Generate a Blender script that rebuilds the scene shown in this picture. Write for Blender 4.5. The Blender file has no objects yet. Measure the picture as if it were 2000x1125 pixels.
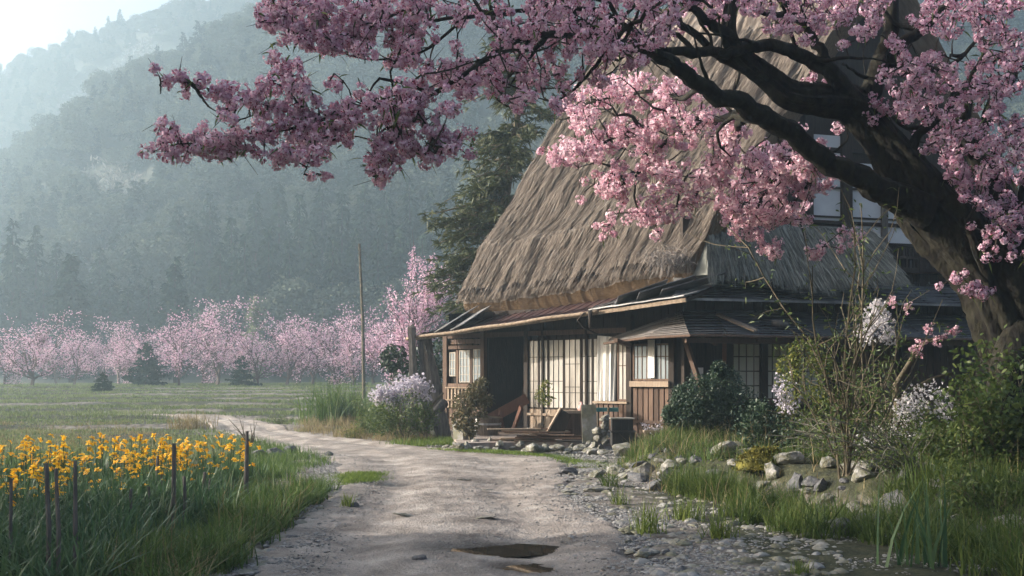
import bpy, math, random
import numpy as np
from mathutils import Vector, Matrix
R = math.radians
rng = np.random.default_rng(7)
random.seed(7)
C = bpy.context.scene.collection
sc = bpy.context.scene

# ------------------------------------------------------------------ camera, sky, sun, exposure
F, HZ, CAMZ = 2144.0, 735.0, 1.6
cd = bpy.data.cameras.new('camera'); cam = bpy.data.objects.new('camera', cd); C.objects.link(cam)
cam.location = (0, 0, CAMZ); cam.rotation_euler = (R(90), 0, 0)
cd.lens = 36*F/2000; cd.shift_y = (HZ-562.5)/2000; cd.clip_end = 3000; cd.clip_start = .1
sc.camera = cam
SUN_EL, SUN_AZ = 19.0, (-0.998, 0.06)
w = bpy.data.worlds.new('World'); sc.world = w; w.use_nodes = True
nt = w.node_tree; bg = nt.nodes['Background']
sky = nt.nodes.new('ShaderNodeTexSky'); sky.sky_type = 'NISHITA'; sky.sun_disc = False
sky.sun_elevation = R(SUN_EL); sky.sun_rotation = math.atan2(SUN_AZ[0], SUN_AZ[1])
sky.dust_density = 8.0; sky.air_density = 0.65; sky.ozone_density = 0.8
nt.links.new(sky.outputs[0], bg.inputs[0]); bg.inputs[1].default_value = 0.14
sd = bpy.data.lights.new('sun', 'SUN'); sun = bpy.data.objects.new('sun', sd); C.objects.link(sun)
sd.energy = 4.5; sd.angle = R(0.6); sd.color = (1.0, .93, .84)
h_ = math.hypot(*SUN_AZ)
sv = Vector((SUN_AZ[0]/h_*math.cos(R(SUN_EL)), SUN_AZ[1]/h_*math.cos(R(SUN_EL)), math.sin(R(SUN_EL))))
sun.rotation_euler = sv.to_track_quat('Z', 'Y').to_euler(); sun.location = (-40, 10, 40)
sc.view_settings.view_transform = 'Standard'; sc.view_settings.look = 'None'
sc.view_settings.gamma = 1; sc.view_settings.exposure = 1.25
cy = sc.cycles
cy.use_denoising = True; cy.max_bounces = 6; cy.diffuse_bounces = 3; cy.volume_bounces = 1
cy.transparent_max_bounces = 8; cy.use_adaptive_sampling = True; cy.adaptive_threshold = 0.008
cy.caustics_reflective = False; cy.caustics_refractive = False

# ------------------------------------------------------------------ helpers
def P(px, py, Y):            # a point seen at (px,py) standing Y metres away
    return np.array([(px-1000)/F*Y, Y, CAMZ+(HZ-py)/F*Y])
def G(px, py, z=0.0):        # a point of the level z seen at (px,py)
    return P(px, py, (CAMZ-z)*F/(py-HZ))
def unit(a):
    a = np.asarray(a, float); n = np.linalg.norm(a, axis=-1, keepdims=True); n[n < 1e-9] = 1
    return a/n
OFF = {}
class MB:                    # collects geometry for ONE mesh object
    def __init__(s): s.v = []; s.q = []; s.t = []; s.qm = []; s.tm = []; s.n = 0; s.at = []
    def add(s, v, q=None, t=None, m=0, a=None):
        v = np.asarray(v, float).reshape(-1, 3)
        if q is not None and len(q):
            q = np.asarray(q, np.int64).reshape(-1, 4)+s.n; s.q.append(q); s.qm.append(np.full(len(q), m))
        if t is not None and len(t):
            t = np.asarray(t, np.int64).reshape(-1, 3)+s.n; s.t.append(t); s.tm.append(np.full(len(t), m))
        s.v.append(v); s.n += len(v)
        s.at.append(np.zeros((len(v), 3)) if a is None else np.asarray(a, float).reshape(-1, 3))
    def box(s, lo, hi, m=0):
        x0, y0, z0 = lo; x1, y1, z1 = hi
        s.add([(x0,y0,z0),(x1,y0,z0),(x1,y1,z0),(x0,y1,z0),(x0,y0,z1),(x1,y0,z1),(x1,y1,z1),(x0,y1,z1)],
              [(0,3,2,1),(4,5,6,7),(0,1,5,4),(1,2,6,5),(2,3,7,6),(3,0,4,7)], m=m)
    def hexa(s, p, m=0):     # 8 corners, bottom ring then top ring
        s.add(p, [(0,3,2,1),(4,5,6,7),(0,1,5,4),(1,2,6,5),(2,3,7,6),(3,0,4,7)], m=m)
    def beam(s, a, b, wd, th, m=0, up=(0,0,1)):
        a = np.asarray(a, float); b = np.asarray(b, float); d = unit(b-a)
        sd_ = np.cross(d, up)
        if np.linalg.norm(sd_) < 1e-4: sd_ = np.cross(d, (1, 0, 0))
        sd_ = unit(sd_); u = np.cross(sd_, d)
        c = [-sd_*wd/2-u*th/2, sd_*wd/2-u*th/2, sd_*wd/2+u*th/2, -sd_*wd/2+u*th/2]
        s.hexa([a+k for k in c]+[b+k for k in c], m)
    def tube(s, pts, rad, n=8, m=0, cap=True, rough=0.0):
        pts = np.asarray(pts, float); rad = np.broadcast_to(np.asarray(rad, float), (len(pts),))
        d = unit(np.gradient(pts, axis=0)); u = np.cross(d[0], (.3, .2, .93)); 
        if np.linalg.norm(u) < .1: u = np.cross(d[0], (1, 0, 0))
        u = unit(u); V = []; an = np.arange(n)*2*math.pi/n
        for i in range(len(pts)):
            u = unit(u-d[i]*np.dot(u, d[i])); w_ = np.cross(d[i], u)
            rr = rad[i]*(1+rough*rng.uniform(-1, 1, n))
            V.append(pts[i]+(np.cos(an)*rr)[:, None]*u+(np.sin(an)*rr)[:, None]*w_)
        L = len(pts); i = np.arange(L-1)[:, None]; j = np.arange(n)[None]; k = (j+1) % n
        q = np.stack([i*n+j, i*n+k, (i+1)*n+k, (i+1)*n+j], -1).reshape(-1, 4)
        V = np.concatenate(V); t = []
        if cap:
            V = np.concatenate([V, pts[:1], pts[-1:]]); a, b = L*n, L*n+1
            t = [(a, (x+1) % n, x) for x in range(n)]+[(b, (L-1)*n+x, (L-1)*n+(x+1) % n) for x in range(n)]
        s.add(V, q, t, m)
    def sticks(s, a, b, ra, rb, n=4, m=0):       # many straight twigs
        a = np.asarray(a, float); b = np.asarray(b, float); N = len(a)
        if N == 0: return
        ra = np.broadcast_to(ra, (N,)); rb = np.broadcast_to(rb, (N,))
        d = unit(b-a); u = np.cross(d, (.21, .34, .91)); u = unit(u); w_ = np.cross(d, u)
        an = np.arange(n)*2*math.pi/n; c, s_ = np.cos(an), np.sin(an)
        ring = c[None, :, None]*u[:, None]+s_[None, :, None]*w_[:, None]
        V = np.concatenate([a[:, None]+ring*ra[:, None, None], b[:, None]+ring*rb[:, None, None]], 1)
        j = np.arange(n); k = (j+1) % n
        f = np.stack([j, k, n+k, n+j], -1)[None]+(np.arange(N)*2*n)[:, None, None]
        s.add(V.reshape(-1, 3), f.reshape(-1, 4), m=m)
    def strips(s, base, d, side, L, W, bend, prof, m=0, a=None):   # many tapered blades / leaves / petals
        base = np.asarray(base, float); N = len(base)
        if N == 0: return
        L = np.broadcast_to(L, (N,)); W = np.broadcast_to(W, (N,)); bend = np.broadcast_to(bend, (N, 3))
        K = len(prof); V = np.zeros((N, K, 2, 3))
        for i, p in enumerate(prof):
            t = i/(K-1); c = base+d*(L*t)[:, None]+bend*(L*t*t)[:, None]
            V[:, i, 0] = c-side*(W*p/2)[:, None]; V[:, i, 1] = c+side*(W*p/2)[:, None]
        i = np.arange(K-1)*2; f = np.stack([i, i+1, i+3, i+2], -1)[None]+(np.arange(N)*2*K)[:, None, None]
        A = None if a is None else np.repeat(a, 2*K, 0)
        s.add(V.reshape(-1, 3), f.reshape(-1, 4), m=m, a=A)
    def grid(s, V, m=0, a=None, flip=False):       # V (nu,nv,3)
        nu, nv = V.shape[:2]; i = np.arange(nu-1)[:, None]; j = np.arange(nv-1)[None]
        q = np.stack([i*nv+j, (i+1)*nv+j, (i+1)*nv+j+1, i*nv+j+1], -1).reshape(-1, 4)
        if flip: q = q[:, ::-1]
        s.add(V.reshape(-1, 3), q, m=m, a=None if a is None else a.reshape(-1, 3))
    def lathe(s, c, prof, n=16, m=0, closed=True):
        an = np.arange(n)*2*math.pi/n
        V = np.array([[(c[0]+r*math.cos(t), c[1]+r*math.sin(t), c[2]+z) for t in an] for r, z in prof])
        V = np.concatenate([V, V[:, :1]], 1); s.grid(V, m, flip=True)
    def build(s, name, mats, parent=None, smooth=False, attr=None):
        v = np.concatenate(s.v) if s.v else np.zeros((0, 3))
        if parent is not None: v = v-np.array(OFF[parent.name])
        q = np.concatenate(s.q) if s.q else np.zeros((0, 4), int); t = np.concatenate(s.t) if s.t else np.zeros((0, 3), int)
        me = bpy.data.meshes.new(name); me.vertices.add(len(v)); me.vertices.foreach_set('co', v.astype(np.float32).ravel())
        li = np.concatenate([q.ravel(), t.ravel()]).astype(np.int32); me.loops.add(len(li)); me.loops.foreach_set('vertex_index', li)
        nf = len(q)+len(t); ls = np.concatenate([np.arange(len(q))*4, len(q)*4+np.arange(len(t))*3]).astype(np.int32)
        me.polygons.add(nf); me.polygons.foreach_set('loop_start', ls)
        mi = np.concatenate(s.qm+s.tm) if nf else np.zeros(0)
        if not isinstance(mats, (list, tuple)): mats = [mats]
        for m_ in mats: me.materials.append(m_)
        me.polygons.foreach_set('material_index', mi.astype(np.int32))
        me.polygons.foreach_set('use_smooth', np.full(nf, bool(smooth)))
        if attr:
            A = me.attributes.new(attr, 'FLOAT_VECTOR', 'POINT'); A.data.foreach_set('vector', np.concatenate(s.at).astype(np.float32).ravel())
        me.update(calc_edges=True); me.validate()
        o = bpy.data.objects.new(name, me); C.objects.link(o)
        if parent is not None: o.parent = parent; OFF[o.name] = OFF[parent.name]
        else: OFF[o.name] = (0, 0, 0)
        return o
def tag(o, label=None, cat=None, group=None, kind=None):
    if label: o['label'] = label
    if cat: o['category'] = cat
    if group: o['group'] = group
    if kind: o['kind'] = kind
    return o
def thing(name, loc, label, cat, group=None):
    o = bpy.data.objects.new(name, None); C.objects.link(o); o.location = loc; OFF[o.name] = tuple(loc)
    o.empty_display_size = .2
    return tag(o, label, cat, group)
def rebase(o, loc):          # put the origin of a one-mesh thing at its base
    v = Vector(loc); o.data.transform(Matrix.Translation(-v)); o.location = v; OFF[o.name] = tuple(loc); return o
def dup(root, loc, rz=0, scale=1.0, label=None, group=None):
    r = root.copy(); C.objects.link(r); r.location = loc; r.rotation_euler = (0, 0, rz)
    r.scale = (scale,)*3 if np.isscalar(scale) else scale
    if label: r['label'] = label
    if group: r['group'] = group
    for ch in list(root.children):
        c = ch.copy(); C.objects.link(c); c.parent = r
        for g in list(ch.children):
            d = g.copy(); C.objects.link(d); d.parent = c
    return r
def rdir(n, up=0.0):         # random unit vectors
    v = rng.normal(size=(n, 3)); v[:, 2] += up; return unit(v)
def perp(d):                 # a random vector square to each d
    return unit(np.cross(d, rng.normal(size=d.shape)))
def vnoise(x, y, seed=0):    # smooth value noise
    x = np.asarray(x, float); y = np.asarray(y, float)
    xi = np.floor(x).astype(int); yi = np.floor(y).astype(int); fx = x-xi; fy = y-yi
    fx = fx*fx*(3-2*fx); fy = fy*fy*(3-2*fy)
    def h(a, b):
        n = (a*374761393+b*668265263+seed*982451653) & 0x7fffffff
        n = ((n ^ (n >> 13))*1274126177) & 0x7fffffff
        return ((n ^ (n >> 16)) & 0xffff)/65535.0
    return (h(xi, yi)*(1-fx)+h(xi+1, yi)*fx)*(1-fy)+(h(xi, yi+1)*(1-fx)+h(xi+1, yi+1)*fx)*fy
def fbm(x, y, seed=0, o=4):
    r = 0; a = .5
    for k in range(o): r = r+a*vnoise(x*2**k, y*2**k, seed+k*17); a *= .5
    return r
def sstep(a, b, x):
    t = np.clip((x-a)/(b-a), 0, 1); return t*t*(3-2*t)

# ------------------------------------------------------------------ materials
def mat(name, cols, scale=4, stretch=(1,1,1), rough=.85, bump=0, bscale=None, trans=0, island=0, metal=0, spec=.3, attr=None, detail=6, pos=None):
    m = bpy.data.materials.new(name); m.use_nodes = True; t = m.node_tree; N = t.nodes; L = t.links
    b = N['Principled BSDF']; b.inputs['Roughness'].default_value = rough; b.inputs['Metallic'].default_value = metal
    b.inputs['Specular IOR Level'].default_value = spec
    if attr:
        tc = N.new('ShaderNodeAttribute'); tc.attribute_name = attr; src = tc.outputs['Vector']
    else:
        tc = N.new('ShaderNodeTexCoord'); src = tc.outputs['Object']
    mp = N.new('ShaderNodeMapping'); mp.inputs['Scale'].default_value = stretch; L.new(src, mp.inputs[0])
    nz = N.new('ShaderNodeTexNoise'); nz.inputs['Scale'].default_value = scale; nz.inputs['Detail'].default_value = detail
    nz.inputs['Roughness'].default_value = .62
    L.new(mp.outputs[0], nz.inputs['Vector']); fac = nz.outputs['Fac']
    mr = N.new('ShaderNodeMapRange'); mr.inputs[1].default_value = .28; mr.inputs[2].default_value = .72; L.new(fac, mr.inputs[0]); fac = mr.outputs[0]
    if island:
        g = N.new('ShaderNodeNewGeometry'); mx = N.new('ShaderNodeMix'); mx.inputs[0].default_value = island
        L.new(fac, mx.inputs[2]); L.new(g.outputs['Random Per Island'], mx.inputs[3]); fac = mx.outputs[0]
    cr = N.new('ShaderNodeValToRGB'); e = cr.color_ramp.elements
    cols = [c if len(c) == 4 else (*c, 1) for c in cols]
    while len(e) < len(cols): e.new(.5)
    for i, c in enumerate(cols): e[i].position = (i/(max(1, len(cols)-1)) if pos is None else pos[i]); e[i].color = c
    L.new(fac, cr.inputs[0]); L.new(cr.outputs[0], b.inputs['Base Color'])
    if bump:
        nb = N.new('ShaderNodeTexNoise'); nb.inputs['Scale'].default_value = bscale or scale*3; nb.inputs['Detail'].default_value = 5
        L.new(mp.outputs[0], nb.inputs['Vector']); bp = N.new('ShaderNodeBump'); bp.inputs['Strength'].default_value = bump
        bp.inputs['Distance'].default_value = .03; L.new(nb.outputs['Fac'], bp.inputs['Height']); L.new(bp.outputs[0], b.inputs['Normal'])
    if trans:
        tr = N.new('ShaderNodeBsdfTranslucent'); L.new(cr.outputs[0], tr.inputs[0]); ms = N.new('ShaderNodeMixShader')
        ms.inputs[0].default_value = trans; L.new(b.outputs[0], ms.inputs[1]); L.new(tr.outputs[0], ms.inputs[2])
        L.new(ms.outputs[0], N['Material Output'].inputs[0])
    return m
M = {}
M['grass'] = mat('grass_blade', [(.03,.06,.014),(.08,.145,.03),(.19,.24,.065)], 1.2, rough=.55, trans=.35, island=.7)
M['grass_far'] = mat('field_grass', [(.06,.09,.035),(.135,.18,.065),(.28,.29,.15)], .6, rough=.7, trans=.3, island=.5)
M['dry'] = mat('dry_grass', [(.12,.09,.04),(.25,.2,.1),(.36,.3,.17)], 2, trans=.3, island=.6)
M['iris_leaf'] = mat('iris_leaf', [(.03,.07,.035),(.06,.12,.05),(.12,.18,.07)], 2, rough=.5, trans=.3, island=.6)
M['iris_bloom'] = mat('iris_bloom', [(.7,.24,.01),(.84,.46,.015),(.9,.65,.06)], 3, rough=.6, trans=.4, island=.8)
M['bark'] = mat('cherry_bark', [(.004,.0035,.003),(.013,.0105,.008),(.022,.02,.011),(.036,.031,.024)], 9, (1,1,.4), .95, bump=1.0, bscale=18)
M['twig'] = mat('dark_twig', [(.02,.014,.012),(.05,.035,.028)], 6)
M['petal'] = mat('cherry_petal', [(.46,.17,.28),(.72,.45,.57),(.82,.61,.7),(.94,.83,.86)], 2.2, rough=.7, trans=.35, island=.75)  # mauve of the shaded upper canopy is put into the petal colour
M['petal_pink_lit'] = mat('sunlit_pink_petal', [(.52,.18,.28),(.78,.5,.59),(.87,.66,.71),(.95,.84,.86)], 2.2, rough=.7, trans=.35, island=.75)  # sunlight painted in for the lower cherry sprays; own pink on flowering_branch
M['bud'] = mat('red_bud', [(.22,.03,.07),(.5,.1,.18)], 5, trans=.2, island=.8)
M['leaf'] = mat('young_leaf', [(.03,.055,.015),(.08,.12,.03),(.16,.19,.05)], 4, rough=.5, trans=.35, island=.7)
M['evergreen'] = mat('evergreen_leaf', [(.012,.026,.016),(.026,.05,.026),(.06,.09,.045)], 3, rough=.45, trans=.15, island=.6)
M['yleaf'] = mat('yellow_leaf', [(.05,.075,.015),(.12,.14,.025),(.24,.22,.045)], 3, rough=.5, trans=.4, island=.7)
M['cedar'] = mat('cedar_needles', [(.012,.026,.018),(.03,.05,.03),(.055,.075,.042)], .7, rough=.95, spec=.03, trans=.05, island=.4)
M['pine'] = mat('pine_needles', [(.025,.036,.016),(.06,.075,.028),(.14,.14,.055)], 1, rough=.6, trans=.2, island=.6)
M['farpink'] = mat('peach_blossom', [(.5,.25,.38),(.68,.45,.56),(.84,.67,.73)], 1, rough=.7, trans=.3, island=.8)
M['peachbark'] = mat('peach_bark', [(.07,.05,.045),(.16,.12,.1)], 3)
M['white'] = mat('white_blossom', [(.6,.55,.58),(.8,.78,.78)], 4, trans=.3, island=.7)
M['lilac'] = mat('lilac_blossom', [(.44,.39,.48),(.62,.57,.64),(.78,.75,.79)], 4, trans=.3, island=.8)
M['stem'] = mat('grey_stem', [(.05,.043,.03),(.11,.09,.058),(.2,.16,.1)], 6)
M['stake'] = mat('weathered_stake', [(.06,.054,.05),(.12,.107,.096),(.21,.185,.16)], 6, (3,3,.6), .9, bump=.5)
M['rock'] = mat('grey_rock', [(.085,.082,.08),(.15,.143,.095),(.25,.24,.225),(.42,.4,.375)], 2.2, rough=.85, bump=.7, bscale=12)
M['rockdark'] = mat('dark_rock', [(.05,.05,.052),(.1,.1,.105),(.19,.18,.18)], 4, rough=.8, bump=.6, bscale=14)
M['moss'] = mat('yellow_moss', [(.06,.06,.012),(.14,.125,.018),(.24,.2,.03)], 5, bump=.8, bscale=40)
HAZE = 0.0019
SHADE = [(-15, 7.4, 11, 3.0, .56, .4), (-19.5, 9.6, 12, 2.2, .55, .36), (-22, 12.2, 18.5, 2.8, .74, .2), (-17, 11.6, 15.5, 2.2, .78, .18), (-11.5, 5.4, 9, 2.6, .56, .4)]
# ------------------------------------------------------------------ ground, road, hills
_bxY = np.array([8, 10, 11.2, 12.5, 13.7, 14.9, 16, 17.5, 19.5, 21.5, 23]); _bxX = np.array([5.6, 5.0, 4.5, 4.1, 3.6, 3.1, 2.35, 1.8, 1.75, 2.5, 4.0])
_rY = np.array([3, 6, 8.8, 11.2, 12.9, 14.6, 16, 17.6, 19.6, 21.4, 22.6, 23.7, 25, 28, 29.8, 34, 36.9, 38.2, 39.4])
_rL = np.array([-2.2, -2.2, -2.17, -2.3, -2.4, -2.45, -2.5, -2.75, -3.2, -3.6, -4.1, -4.6, -5.2, -6.6, -7.4, -9.3, -10.4, -11.8, -14.5])
_rR = np.array([1.5, 1.4, 1.23, 1.15, 1.09, .85, .7, .9, 1.15, 1.1, .5, -.55, -1.98, -3.95, -5.2, -7.35, -8.6, -9.6, -12])
def bankx(y): return np.interp(y, _bxY, _bxX)
def tf(x, y): return (y-29)/4.6+1.5*(fbm(x*.055, y*.05, 25)-.5)+.5*(fbm(x*.3, y*.3, 27)-.5)
def gh(x, y):
    x = np.asarray(x, float); y = np.asarray(y, float)
    b = .42*sstep(0, .7, x-bankx(y))*sstep(23.6, 21.5, y)*(1+.5*(fbm(x*.9, y*.9, 3)-.5))
    b = np.maximum(b, .15*sstep(3.2, 4.5, x)*sstep(20, 22, y))
    f = np.maximum(0, tf(x, y)); st = np.floor(f); fr = f-st
    ter = .12*(st+sstep(.8, 1.0, fr))*sstep(29, 33, y)
    ter = np.minimum(ter, .96)
    n = .10*(fbm(x*.5, y*.5, 5)-.5)*sstep(0, 3, np.abs(x-np.interp(y, _rY, (_rL+_rR)/2))-1.2)
    bed = .08*sstep(-3.3, -4.2, x)*sstep(18, 16, y)
    far = .3*(fbm(x*.06, y*.06, 9)-.5)*sstep(45, 80, y)
    return b+ter+n+bed+far
def inroad(x, y): 
    return sstep(-.25, .25, x-np.interp(y, _rY, _rL))*sstep(-.25, .25, np.interp(y, _rY, _rR)-x)*(y < 39.4)
def axis(a, b, segs):
    o = []
    for lo, hi, st in segs: o.append(np.arange(lo, hi, st))
    return np.concatenate(o+[[b]])
xs = axis(-236, 194, [(-236,-40,6),(-40,-14,1.2),(-14,-9,.3),(-9,9,.11),(9,14,.3),(14,40,1.5),(40,194,6)])
ys = axis(-30, 134, [(-30,4,3),(4,8,.4),(8,26,.11),(26,40,.25),(40,134,.9)])
X, Y = np.meshgrid(xs, ys, indexing='ij')
ir = inroad(X, Y)
Z = gh(X, Y)-.09*ir+.03*(fbm(X*3, Y*3, 11)-.5)
soil = np.clip(1.25*sstep(1.5, .1, np.abs(X-np.interp(Y, _rY, (_rL+_rR)/2))-(np.interp(Y, _rY, (_rR-_rL)/2)))*(Y < 42), 0, 1)
soil = np.maximum(soil, .8*sstep(-.9, -.2, X-bankx(Y))*sstep(.5, .1, X-bankx(Y))*(Y < 22))
soil = np.maximum(soil, .9*sstep(3.4, 4.2, -X)*sstep(7.4, 6.2, -X)*(Y > 10)*(Y < 16.5))
soil = np.maximum(soil, .75*sstep(22.5, 23.2, Y)*sstep(28, 27, Y)*sstep(-1.5, 0, X)*sstep(6, 5, X))
_fr = tf(X, Y)%1
soil = np.where((Y > 32), np.maximum(soil, .75*sstep(.74, .84, _fr)*sstep(.42, .5, fbm(X*.12, Y*.3, 21))), soil)
m = MB(); m.grid(np.stack([X, Y, Z], -1), a=np.stack([soil, soil*0, soil*0], -1))
def ground_mat():
    m_ = mat('meadow_ground', [(.014,.014,.009),(.035,.038,.017),(.075,.07,.035)], 6, bump=1, bscale=22)
    t = m_.node_tree; N = t.nodes; L = t.links; b = N['Principled BSDF']
    a = N.new('ShaderNodeAttribute'); a.attribute_name = 'soil'; sx = N.new('ShaderNodeSeparateXYZ'); L.new(a.outputs['Vector'], sx.inputs[0])
    tc = N.new('ShaderNodeTexCoord'); n1 = N.new('ShaderNodeTexNoise'); n1.inputs['Scale'].default_value = 5; n1.inputs['Detail'].default_value = 8
    L.new(tc.outputs['Object'], n1.inputs['Vector'])
    cr = N.new('ShaderNodeValToRGB'); cr.color_ramp.elements[0].color = (.06,.05,.042,1); cr.color_ramp.elements[1].color = (.26,.23,.2,1)
    cr.color_ramp.elements[0].position = .3; cr.color_ramp.elements[1].position = .75; L.new(n1.outputs['Fac'], cr.inputs[0])
    ad = N.new('ShaderNodeMath'); ad.operation = 'ADD'; L.new(sx.outputs['X'], ad.inputs[0]); L.new(n1.outputs['Fac'], ad.inputs[1])
    mr = N.new('ShaderNodeMapRange'); mr.inputs[1].default_value = .75; mr.inputs[2].default_value = 1.15; L.new(ad.outputs[0], mr.inputs[0])
    old = b.inputs['Base Color'].links[0].from_socket; mx = N.new('ShaderNodeMix'); mx.data_type = 'RGBA'
    L.new(mr.outputs[0], mx.inputs[0]); L.new(old, mx.inputs[6]); L.new(cr.outputs[0], mx.inputs[7]); L.new(mx.outputs[2], b.inputs['Base Color'])
    return m_
tag(m.build('ground', ground_mat(), smooth=True, attr='soil'), kind='structure')

# the lane: one worn sheet with ruts and shallow hollows that hold rain water
def road_z(x, y, u):
    z = .012+.03*(fbm(x*1.1, y*1.1, 31)-.5)+.016*(fbm(x*3.1, y*2.2, 33)-.5)+.03*(fbm(x*15, y*12, 35)-.5)+.014*(fbm(x*34, y*34, 36, 2)-.5)
    z = z-.05*(np.exp(-((u-.27)/.1)**2)+np.exp(-((u-.72)/.1)**2))
    for cx, cy_, rx, ry, dp in PUD: z = z-dp*np.exp(-(((x-cx)/rx)**2+((y-cy_)/ry)**2)**1.5)
    return z-.10*sstep(.06, 0, np.minimum(u, 1-u))
def gp(px, py): g = G(px, py); return g[0], g[1]
PUD = [(*gp(950,1068), .5, .26, .05), (*gp(1010,1103), .22, .22, .045), (*gp(1250,1063), .0001+.3, .14, .02), (*gp(940,936), .55, .35, .05), (*gp(750,940), .5, .35, .04)]
yv = np.concatenate([np.arange(4, 8, .3), np.arange(8, 20, .045), np.arange(20, 28, .09), np.arange(28, 39.3, .2)]); uu = np.linspace(0, 1, 110)
YY, UU = np.meshgrid(yv, uu, indexing='ij')
lo = np.interp(YY, _rY, _rL)-.12+.5*(fbm(YY*.9, YY*0+3, 41)-.5); hi = np.interp(YY, _rY, _rR)+.12+.5*(fbm(YY*.9, YY*0+9, 43)-.5)
XX = lo+(hi-lo)*UU; ZZ = gh(XX, YY)+road_z(XX, YY, UU)
wet = sum(np.exp(-(((XX-cx)/(rx*1.25))**2+((YY-cy_)/(ry*1.5))**2)**1.2)*(1 if i < 2 else .45) for i, (cx, cy_, rx, ry, dp) in enumerate(PUD))
wet = np.clip(1.6*wet*(.45+1.1*fbm(XX*4, YY*4, 45)), 0, 1)
m = MB(); m.grid(np.stack([XX, YY, ZZ], -1), flip=True, a=np.stack([wet, wet*0, wet*0], -1))
def road_mat():
    m_ = mat('packed_dirt', [(.13,.108,.093),(.29,.25,.22),(.47,.42,.375)], 1.6, rough=.85, bump=.8, bscale=38, detail=9)
    t = m_.node_tree; N = t.nodes; L = t.links; b = N['Principled BSDF']; tc = N.new('ShaderNodeTexCoord')
    v = N.new('ShaderNodeTexVoronoi'); v.inputs['Scale'].default_value = 55; L.new(tc.outputs['Object'], v.inputs['Vector'])
    mr = N.new('ShaderNodeMapRange'); mr.inputs[1].default_value = .08; mr.inputs[2].default_value = .3; mr.inputs[3].default_value = .7; mr.inputs[4].default_value = 1
    L.new(v.outputs['Distance'], mr.inputs[0]); n2 = N.new('ShaderNodeTexNoise'); n2.inputs['Scale'].default_value = 130; n2.inputs['Detail'].default_value = 3
    L.new(tc.outputs['Object'], n2.inputs['Vector']); m2 = N.new('ShaderNodeMapRange'); m2.inputs[1].default_value = .35; m2.inputs[2].default_value = .65; m2.inputs[3].default_value = .62; m2.inputs[4].default_value = 1.2
    L.new(n2.outputs['Fac'], m2.inputs[0]); mu = N.new('ShaderNodeMath'); mu.operation = 'MULTIPLY'; L.new(mr.outputs[0], mu.inputs[0]); L.new(m2.outputs[0], mu.inputs[1])
    old = b.inputs['Base Color'].links[0].from_socket; mx = N.new('ShaderNodeMix'); mx.data_type = 'RGBA'; mx.blend_type = 'MULTIPLY'; mx.inputs[0].default_value = 1
    L.new(old, mx.inputs[6]); L.new(mu.outputs[0], mx.inputs[7]); L.new(mx.outputs[2], b.inputs['Base Color'])
    wa = N.new('ShaderNodeAttribute'); wa.attribute_name = 'wet'; ws = N.new('ShaderNodeSeparateXYZ'); L.new(wa.outputs['Vector'], ws.inputs[0])
    m3 = N.new('ShaderNodeMix'); m3.data_type = 'RGBA'; m3.blend_type = 'MULTIPLY'; m3.inputs[7].default_value = (.3, .27, .24, 1); L.new(ws.outputs['X'], m3.inputs[0]); L.new(mx.outputs[2], m3.inputs[6]); L.new(m3.outputs[2], b.inputs['Base Color'])
    m4 = N.new('ShaderNodeMapRange'); m4.inputs[3].default_value = .85; m4.inputs[4].default_value = .3; L.new(ws.outputs['X'], m4.inputs[0]); L.new(m4.outputs[0], b.inputs['Roughness'])
    return m_
tag(m.build('dirt_road', road_mat(), smooth=True, attr='wet'), kind='structure')
mw = bpy.data.materials.new('muddy_water'); mw.use_nodes = True; b = mw.node_tree.nodes['Principled BSDF']
b.inputs['Base Color'].default_value = (.045,.034,.022,1); b.inputs['Roughness'].default_value = .02; b.inputs['IOR'].default_value = 1.33
for i, (cx, cy_, rx, ry, dp) in enumerate(PUD[:2]):
    an = np.linspace(0, 2*math.pi, 40, endpoint=False); rr = 1.6
    u0 = (cx-np.interp(cy_, _rY, _rL))/(np.interp(cy_, _rY, _rR)-np.interp(cy_, _rY, _rL))
    zc = float(gh(cx, cy_)+road_z(np.array(cx), np.array(cy_), np.array(u0)))+(.026, .024)[i]
    m = MB(); m.add([(cx, cy_, zc)]+[(cx+rx*rr*math.cos(t), cy_+ry*rr*math.sin(t), zc) for t in an], t=[(0, 1+k, 1+(k+1) % 40) for k in range(40)])
    tag(m.build('puddle', mw), kind='structure')

# wooded slopes: a near spur running down to the left and a farther, higher ridge
def hill_h(x, y):
    px = 1000+x/np.maximum(y, 1)*F
    sp = np.interp(px, [-600,-200,0,100,200,300,420,530,700,1000,2000,3000], [560,470,380,300,225,165,95,40,-20,-60,-60,100])
    zs = (HZ-sp)/F*232
    fa = np.interp(px, [-900,-400,-150,0,90,200,330,520,800,2000,3000], [420,280,200,150,115,75,20,-30,-40,-40,100])
    zf = (HZ-fa)/F*346
    a = sstep(118, 232, y)**1.0*.55+.45*np.clip((y-118)/114, 0, 1); a = np.where(y > 232, 1-.22*sstep(232, 270, y), a)
    b = np.clip((y-243)/103, 0, 1); b = .4*b+.6*b*b*(3-2*b); b = np.where(y > 346, 1-.5*sstep(346, 428, y), b)
    lump = 12*(fbm(x*.022, y*.022, 51)-.5)+5*(fbm(x*.07, y*.07, 53)-.5)
    return 1.05+np.maximum(zs*a, zf*b)+lump*sstep(122, 165, y)*.9
xs = np.arange(-236, 195, 3.0); ys = np.arange(114, 430, 3.0); X, Y = np.meshgrid(xs, ys, indexing='ij'); Z = hill_h(X, Y)
Z = np.where(Y < 119, gh(X, Y)-.3, Z)
m = MB(); m.grid(np.stack([X, Y, Z], -1))
tag(m.build('hillside', mat('hill_floor', [(.03,.038,.025),(.045,.052,.036),(.075,.078,.062)], .06, bump=.5), smooth=True), kind='structure')

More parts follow.
